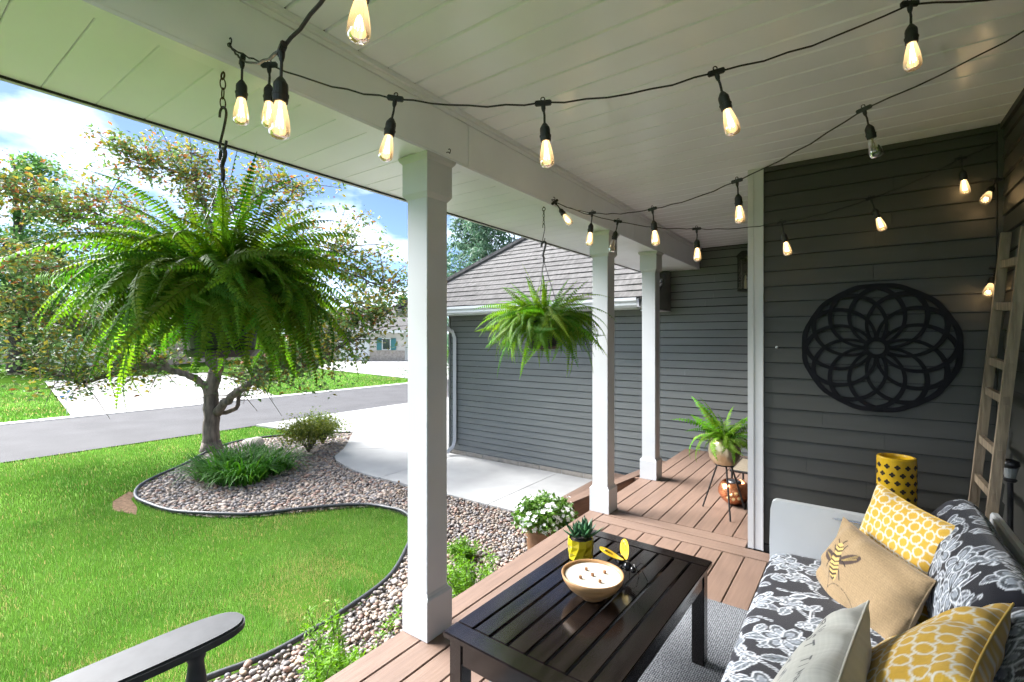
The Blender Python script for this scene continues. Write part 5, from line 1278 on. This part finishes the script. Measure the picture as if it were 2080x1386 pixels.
def burlap(w, h):
    C = Canvas(w, h, .0016, np.array([.285, .20, .11])); rs = np.random.RandomState(9)
    X_, Y_ = np.meshgrid(np.arange(C.nx) * C.res, np.arange(C.ny) * C.res)
    tex = .5 + .25 * np.sign(np.sin(Y_ * 1500 + rs.normal(0, .5, X_.shape))) + .3 * rs.normal(0, 1, X_.shape) + .2 * np.sin(X_ * 1400)
    C.a *= (.80 + .30 * tex)[..., None]
    K = np.array([.022, .014, .012]); YB = np.array([.48, .34, .12])
    bx, by = .128, .138; a = R(84); _st, _el = C.stroke, C.ell; f_ = 1.32
    sc_ = lambda x, y: (bx + (x - bx) * f_ * math.cos(-.28) - (y - by) * f_ * math.sin(-.28), by + (x - bx) * f_ * math.sin(-.28) + (y - by) * f_ * math.cos(-.28))
    class _B: pass
    Q = _B(); Q.stroke = lambda pts, w_, c_: _st([sc_(*q) for q in pts], w_ * 1.15, c_); Q.ell = lambda x, y, aa, bb, an, c_: _el(*sc_(x, y), aa * f_, bb * f_, an - .28, c_)
    # fine trail
    C.stroke([(bx - .006, by + .066), (bx - .006, by + .095), (bx + .004, by + .125)], .0011, K)
    C.stroke([(bx + .075 + .072 * math.cos(t), by + .135 + .052 * math.sin(t)) for t in np.linspace(2.6, 8.2, 40)], .0011, K)
    # wings
    for q_, (x, y, aa, ww, an) in enumerate(((bx + .052, by - .006, .046, .014, -.35), (bx - .034, by - .002, .024, .015, .5))):
        Q.ell(x, y, aa, ww, an, K * 2.4); 
        for k in range(9):
            b = rs.uniform(-.8, .8); Q.stroke([(x - math.cos(an) * aa * .8, y - math.sin(an) * aa * .8), (x + math.cos(an) * aa * .7 + math.sin(an) * b * ww, y + math.sin(an) * aa * .7 + math.cos(an) * b * ww)], .0008, YB * .6)
    for x0, y0, x1, y1, x2, y2 in ((.014, -.02, .022, -.035, .028, -.044), (-.014, -.018, -.020, -.030, -.022, -.036), (.016, .004, .034, .004, .047, .016), (-.016, .008, -.028, .014, -.036, .032), (.014, .018, .026, .036, .032, .058), (-.014, .020, -.020, .038, -.020, .060), (.004, -.042, .010, -.052, .018, -.058), (-.004, -.042, -.010, -.050, -.015, -.056)):
        Q.stroke([(bx + x0, by + y0), (bx + x1, by + y1), (bx + x2, by + y2)], .0022, K)
    Q.ell(bx, by + .022, .044, .0205, a, YB); Q.ell(bx + .001, by - .026, .021, .017, a, YB)
    for k, (yy, hw, th) in enumerate(((-.034, .014, .0022), (-.022, .016, .0030), (-.006, .018, .0042), (.010, .020, .0024), (.022, .0195, .0022), (.034, .0185, .0030), (.047, .015, .0034), (.060, .008, .0036))):
        Q.stroke([(bx - hw, by + yy - .003), (bx, by + yy + .002), (bx + hw, by + yy - .003)], th, K)
    return C
FONT = {'H': [[(0, 0), (0, 1)], [(.7, 0), (.7, 1)], [(0, .5), (.7, .5)]], 'A': [[(0, 0), (.38, 1), (.76, 0)], [(.15, .35), (.61, .35)]], 'R': [[(0, 0), (0, 1), (.45, 1), (.62, .85), (.62, .65), (.45, .5), (0, .5)], [(.35, .5), (.68, 0)]],
        'V': [[(0, 1), (.36, 0), (.72, 1)]], 'E': [[(.6, 0), (0, 0), (0, 1), (.6, 1)], [(0, .5), (.5, .5)]], 'S': [[(.6, .85), (.45, 1), (.15, 1), (0, .85), (0, .65), (.15, .53), (.45, .47), (.6, .35), (.6, .15), (.45, 0), (.15, 0), (0, .15)]],
        'T': [[(0, 1), (.7, 1)], [(.35, 1), (.35, 0)]], 'I': [[(.15, 0), (.15, 1)]], 'M': [[(0, 0), (.05, 1), (.42, .25), (.79, 1), (.84, 0)]], ' ': []}
def linen(w, h):
    C = Canvas(w, h, .0016, np.array([.45, .44, .40])); rs = np.random.RandomState(19)
    C.a *= (1 + .04 * rs.normal(0, 1, (C.ny, 1)) + .04 * rs.normal(0, 1, (1, C.nx)))[..., None]
    K = np.array([.055, .055, .06]); s_ = .0235; adv = .034
    text = 'HARVEST TIMES'; v0 = .062; u0 = .030        # text runs along u below the top edge
    for i, chh in enumerate(text):
        for st_ in FONT[chh]: C.stroke([(u0 + i * adv * .86 + x * s_, v0 + (1 - y) * s_) for x, y in st_], .0021, K)
    # second line: small sprigs and script marks
    rr_ = random.Random(3)
    for i in range(7):
        uu = .05 + i * .052; C.stroke([(uu + .034 * t / 6, v0 + .085 + .012 * math.sin(t * 2.1 + i)) for t in np.linspace(0, 6, 24)], .0012, K * 2)
        C.ell(uu + .012, v0 + .080, .010, .005, rr_.uniform(0, 3), K * 2.2); C.ell(uu + .024, v0 + .070, .009, .0045, rr_.uniform(0, 3), K * 2.6)
    return C
def plain(w, h, col):
    C = Canvas(w, h, .004, np.array(col)); return C
def pillow(name, label, center, w, down, size, thick, canvas, res=.0040, seed=0, pinch=.06, wrinkle=.006, piping=None, back=None):
    w = Vector(w).normalized(); dn = Vector(down); dn = (dn - w * dn.dot(w)).normalized(); n = dn.cross(w).normalized()
    A, B = size; nu, nv = int(A / res), int(B / res); rs = np.random.RandomState(seed)
    U, V_ = np.meshgrid(np.linspace(-1, 1, nu + 1), np.linspace(-1, 1, nv + 1)); ks = 1
    su, sv = np.abs(U), np.abs(V_)
    px = A / 2 * U * (1 - pinch * (1 - sv ** 2) * su ** 3); py = B / 2 * V_ * (1 - pinch * (1 - su ** 2) * sv ** 3)
    prof = (np.clip(1 - su ** 2.6, 0, 1) * np.clip(1 - sv ** 2.6, 0, 1)) ** .50
    corner = np.clip(su * sv - .55, 0, 1)
    ph = rs.rand(6) * 6
    edge = (1 - prof) * prof * 4
    wr = wrinkle * edge * (np.sin(9 * U + 4 * V_ * su + ph[0]) + np.sin(7 * V_ - 5 * U * sv + ph[1])) + wrinkle * .5 * np.sin(3 * U + 2 * V_ + ph[2]) * prof
    zf = thick / 2 * prof * (1 - .25 * corner) + wr; zb = -thick / 2 * prof * (1 - .25 * corner) + wr * .3
    t = thing(name, label, 'pillow', center)
    c = np.array(center); wv_, dv_, nv_ = np.array(w), np.array(dn), np.array(n)
    idx = np.arange((nu + 1) * (nv + 1)).reshape(nv + 1, nu + 1)
    F = np.stack([idx[:-1, :-1], idx[1:, :-1], idx[1:, 1:], idx[:-1, 1:]], -1).reshape(-1, 4)
    uvx, uvy = (U.ravel() + 1) / 2 * A, (V_.ravel() + 1) / 2 * B
    for nm, zz, cv, FF_ in (('front_cover', zf, canvas, F), ('back_cover', zb, back or canvas, F[:, ::-1])):
        P = c + px.ravel()[:, None] * wv_ + py.ravel()[:, None] * dv_ + zz.ravel()[:, None] * nv_
        if nm == 'back_cover':          # the hidden side needs fewer faces
            ju, jv = np.unique(np.r_[0:nu + 1:4, nu]), np.unique(np.r_[0:nv + 1:4, nv]); sel = idx[np.ix_(jv, ju)]
            i2 = np.arange(sel.size).reshape(sel.shape); FF_ = np.stack([i2[:-1, :-1], i2[:-1, 1:], i2[1:, 1:], i2[1:, :-1]], -1).reshape(-1, 4)
            P = P[sel.ravel()]; cc_ = cv.read(uvx[sel.ravel()], uvy[sel.ravel()])
        else: cc_ = cv.read(uvx, uvy)
        link(nm, npmesh(nm, P, FF_, MATS['print_cloth'], cc_, sm=True), None, t)
    per = np.concatenate([idx[0, ::3], idx[::3, -1], idx[-1, ::-3], idx[::-3, 0]])
    P = c + px.ravel()[:, None] * wv_ + py.ravel()[:, None] * dv_
    obj('seam_piping', MB().tube([tuple(P[i]) for i in per], .0028, 5, cap=False), piping or 'print_piping', t, sm=True)
    return t
mat('print_piping', (.58, .40, .10), .8); mat('linen_piping', (.50, .48, .43), .85); mat('burlap_piping', (.26, .19, .11), .9)
# ------------------------------------------------------------------ sofa frame
so = thing('sofa', 'white painted outdoor sofa with black and white floral cushions', 'sofa', (.05, 1.7, .0))
obj('arm_panel', MB().prism([(-.345, .012), (.445, .012), (.445, .700), (-.325, .708), (-.340, .698), (-.348, .66), (-.352, .50)], 'y', 2.655, 2.695), 'white_enamel', so)
obj('arm_panel', MB().prism([(-.345, .012), (.445, .012), (.445, .700), (-.325, .708), (-.340, .698), (-.348, .66), (-.352, .50)], 'y', .66, .70), 'white_enamel', so)
obj('back_panel', MB().prism([(.405, .20), (.432, .20), (.462, .79), (.455, .80), (.438, .80), (.432, .79)], 'y', .66, 2.69), 'white_enamel', so)
obj('seat_platform', MB().box(-.325, .404, .702, 2.653, .17, .295), 'white_enamel', so)
for yy in (.72, 2.60):
    for xx in (-.30, .40): obj('leg', MB().box(xx - .02, xx + .02, yy - .02, yy + .02, .012, .169), 'white_enamel', so)
obj('handle_bar', MB().tube([(-.095, 2.648, .672), (-.06, 2.642, .674), (.20, 2.642, .674), (.23, 2.648, .672)], [.002, .006, .006, .002], 8), 'steel', so)
# seat cushion
def loft(name, prof, y0, y1, canvas, off, res=.0044, endr=.05, puff=.0, seed=1, closed=False):
    """prof: (n,2) x,z polyline; extruded along y with rounded ends; returns object"""
    pr_ = np.array(prof); seg = np.hypot(*(np.diff(pr_, axis=0).T)); s = np.concatenate([[0], np.cumsum(seg)])
    n = int(s[-1] / res); si = np.linspace(0, s[-1], n + 1); px = np.interp(si, s, pr_[:, 0]); pz = np.interp(si, s, pr_[:, 1])
    for _ in range(6):
        if closed:
            px[1:-1] = (px[:-2] + px[1:-1] * 2 + px[2:]) / 4; pz[1:-1] = (pz[:-2] + pz[1:-1] * 2 + pz[2:]) / 4
        else: px[1:-1] = (px[:-2] + px[1:-1] * 2 + px[2:]) / 4; pz[1:-1] = (pz[:-2] + pz[1:-1] * 2 + pz[2:]) / 4
    m = int((y1 - y0) / res); yy = np.linspace(y0, y1, m + 1)
    e = np.clip(np.minimum(yy - y0, y1 - yy) / endr, 0, 1); k = np.sqrt(1 - (1 - e) ** 2)
    cx_, cz_ = px.mean(), pz.mean(); rs = np.random.RandomState(seed); ph = rs.rand(8) * 6
    XX = cx_ + (px[None] - cx_) * (.90 + .10 * k[:, None]); ZZ = cz_ + (pz[None] - cz_) * (.72 + .28 * k[:, None])
    w_ = puff * (np.sin(yy * 7 + ph[0])[:, None] * np.sin(si * 8 + ph[1])[None] + .6 * np.sin(yy * 17 + ph[2])[:, None] * np.sin(si * 13 + ph[3])[None] + .5 * np.sin(yy * 41 + ph[4] + 3 * np.sin(yy * 5))[:, None] * np.exp(-((si - s[-1] * .28) / .05) ** 2)[None])
    ZZ = ZZ + w_; XX = XX + w_ * .6
    YY = np.repeat(yy[:, None], n + 1, 1)
    P = np.stack([XX, YY, ZZ], -1).reshape(-1, 3); idx = np.arange((m + 1) * (n + 1)).reshape(m + 1, n + 1)
    F = np.stack([idx[:-1, :-1], idx[1:, :-1], idx[1:, 1:], idx[:-1, 1:]], -1).reshape(-1, 4)
    SS = np.repeat(si[None], m + 1, 0).ravel(); c = canvas.read(SS + off[0], YY.ravel() - y0 + off[1])
    # end caps (fans)
    o = link(name, npmesh(name, P, F, MATS['print_cloth'], c, sm=True), None, so)
    return o, P, idx
CF = floral(1.25, 2.1, 33)
seat_prof = [(-.325, .300), (-.340, .305), (-.350, .33), (-.352, .40), (-.345, .44), (-.325, .463), (-.29, .474), (-.15, .482), (.1, .480), (.3, .470), (.402, .465), (.402, .30), (-.325, .300)]
loft('seat_cushion', seat_prof, .71, 2.648, CF, (.02, .05), res=.0052, endr=.06, puff=.004, seed=4)
bk_prof = [(.235, .478), (.205, .50), (.195, .58), (.205, .68), (.235, .78), (.285, .845), (.330, .868), (.365, .862), (.392, .83), (.402, .75), (.400, .62), (.390, .50), (.33, .480), (.235, .478)]
loft('back_cushion', bk_prof, 1.72, 2.63, CF, (.10, .6), endr=.10, puff=.006, seed=6, closed=True)
loft('back_cushion', bk_prof, .76, 1.70, CF, (.05, .1), endr=.10, puff=.006, seed=7, closed=True)
# ------------------------------------------------------------------ pillows
LT = lattice(.5, .5, 1)
pillow('throw_pillow', 'yellow and white lattice pillow leaning furthest back by the sofa arm', (.128, 2.412, .650), (.54, -.83, -.09), (-.27, -.11, -.95), (.43, .43), .125, LT, seed=1)
pillow('bee_pillow', 'tan burlap lumbar pillow printed with a bumblebee', (.028, 2.250, .580), (.543, -.837, -.07), (-.33, -.13, -.93), (.47, .31), .125, burlap(.48, .33), seed=2, res=.0028, piping='burlap_piping')
pillow('text_pillow', 'cream linen pillow printed HARVEST TIMES below its top edge', (-.100, 1.275, .650), (-.13, -.99, .0), (-.42, .05, -.89), (.44, .44), .14, linen(.46, .46), seed=3, res=.0028, piping='linen_piping')
pillow('throw_pillow', 'yellow and white lattice pillow closest to the camera on the sofa', (.092, 1.420, .715), (-.30, -.95, .0), (-.62, .18, -.76), (.44, .44), .14, lattice(.5, .5, 2, .056), seed=5)
pillow('throw_pillow', 'plain yellow pillow at the corner of the picture', (.27, .985, .76), (.2, -.98, 0), (-.3, 0, -.95), (.36, .36), .14, plain(.5, .5, (.62, .40, .05)), seed=8, res=.006)
# ------------------------------------------------------------------ yellow pierced lantern on its stand, behind the sofa arm
lc = (.168, 3.28, 0)
ln = thing('yellow_lantern', 'tall mustard yellow ceramic lantern pierced with quatrefoil holes', 'lantern', (lc[0], lc[1], .46))
Z0, Z1, RL = .462, .868, .086
obj('body', MB().lathe([(.001, Z0), (RL - .004, Z0), (RL, Z0 + .006), (RL, Z1 - .006), (RL - .004, Z1), (RL - .014, Z1), (RL - .017, Z1 - .010), (RL - .017, Z0 + .02), (.001, Z0 + .02)], 48, lc, cap=False), 'amber_ceramic', ln, sm=False)
qm = MB()
for dx, dz in ((0, 0), (.0075, 0), (-.0075, 0), (0, .0075), (0, -.0075)):
    qm.lathe([(.0062, 0), (.0058, .0022), (.0005, .0024)], 10, (dx, dz, 0))
qme = qm.mesh('pierced_hole'); qme.materials.append(MATS['dark_hole'])
rows = 9
for r_ in range(rows):
    for k in range(12):
        a = (k + .5 * (r_ % 2)) * 2 * math.pi / 12; zz = Z0 + .035 + r_ * .041
        o = link('pierced_hole', qme, None, ln); nrm = Vector((math.cos(a), math.sin(a), 0))
        o.matrix_basis = Matrix.Translation((lc[0] + nrm.x * (RL - .0008), lc[1] + nrm.y * (RL - .0008), zz)) @ Matrix((Vector((-nrm.y, nrm.x, 0)), Vector((0, 0, 1)), nrm)).transposed().to_4x4()
sdt = thing('side_table', 'small dark side table behind the sofa arm under the yellow lantern', 'table', (lc[0], lc[1], 0))
obj('top', MB().lathe([(.001, .435), (.17, .435), (.178, .442), (.178, .455), (.172, .460), (.001, .460)], 36, lc, cap=False), 'table_wood', sdt)
for k in range(3):
    a = k * 2.094 + .5; obj('leg', MB().tube([(lc[0] + math.cos(a) * .13, lc[1] + math.sin(a) * .13, .002), (lc[0] + math.cos(a) * .10, lc[1] + math.sin(a) * .10, .434)], .014, 8), 'table_wood', sdt)
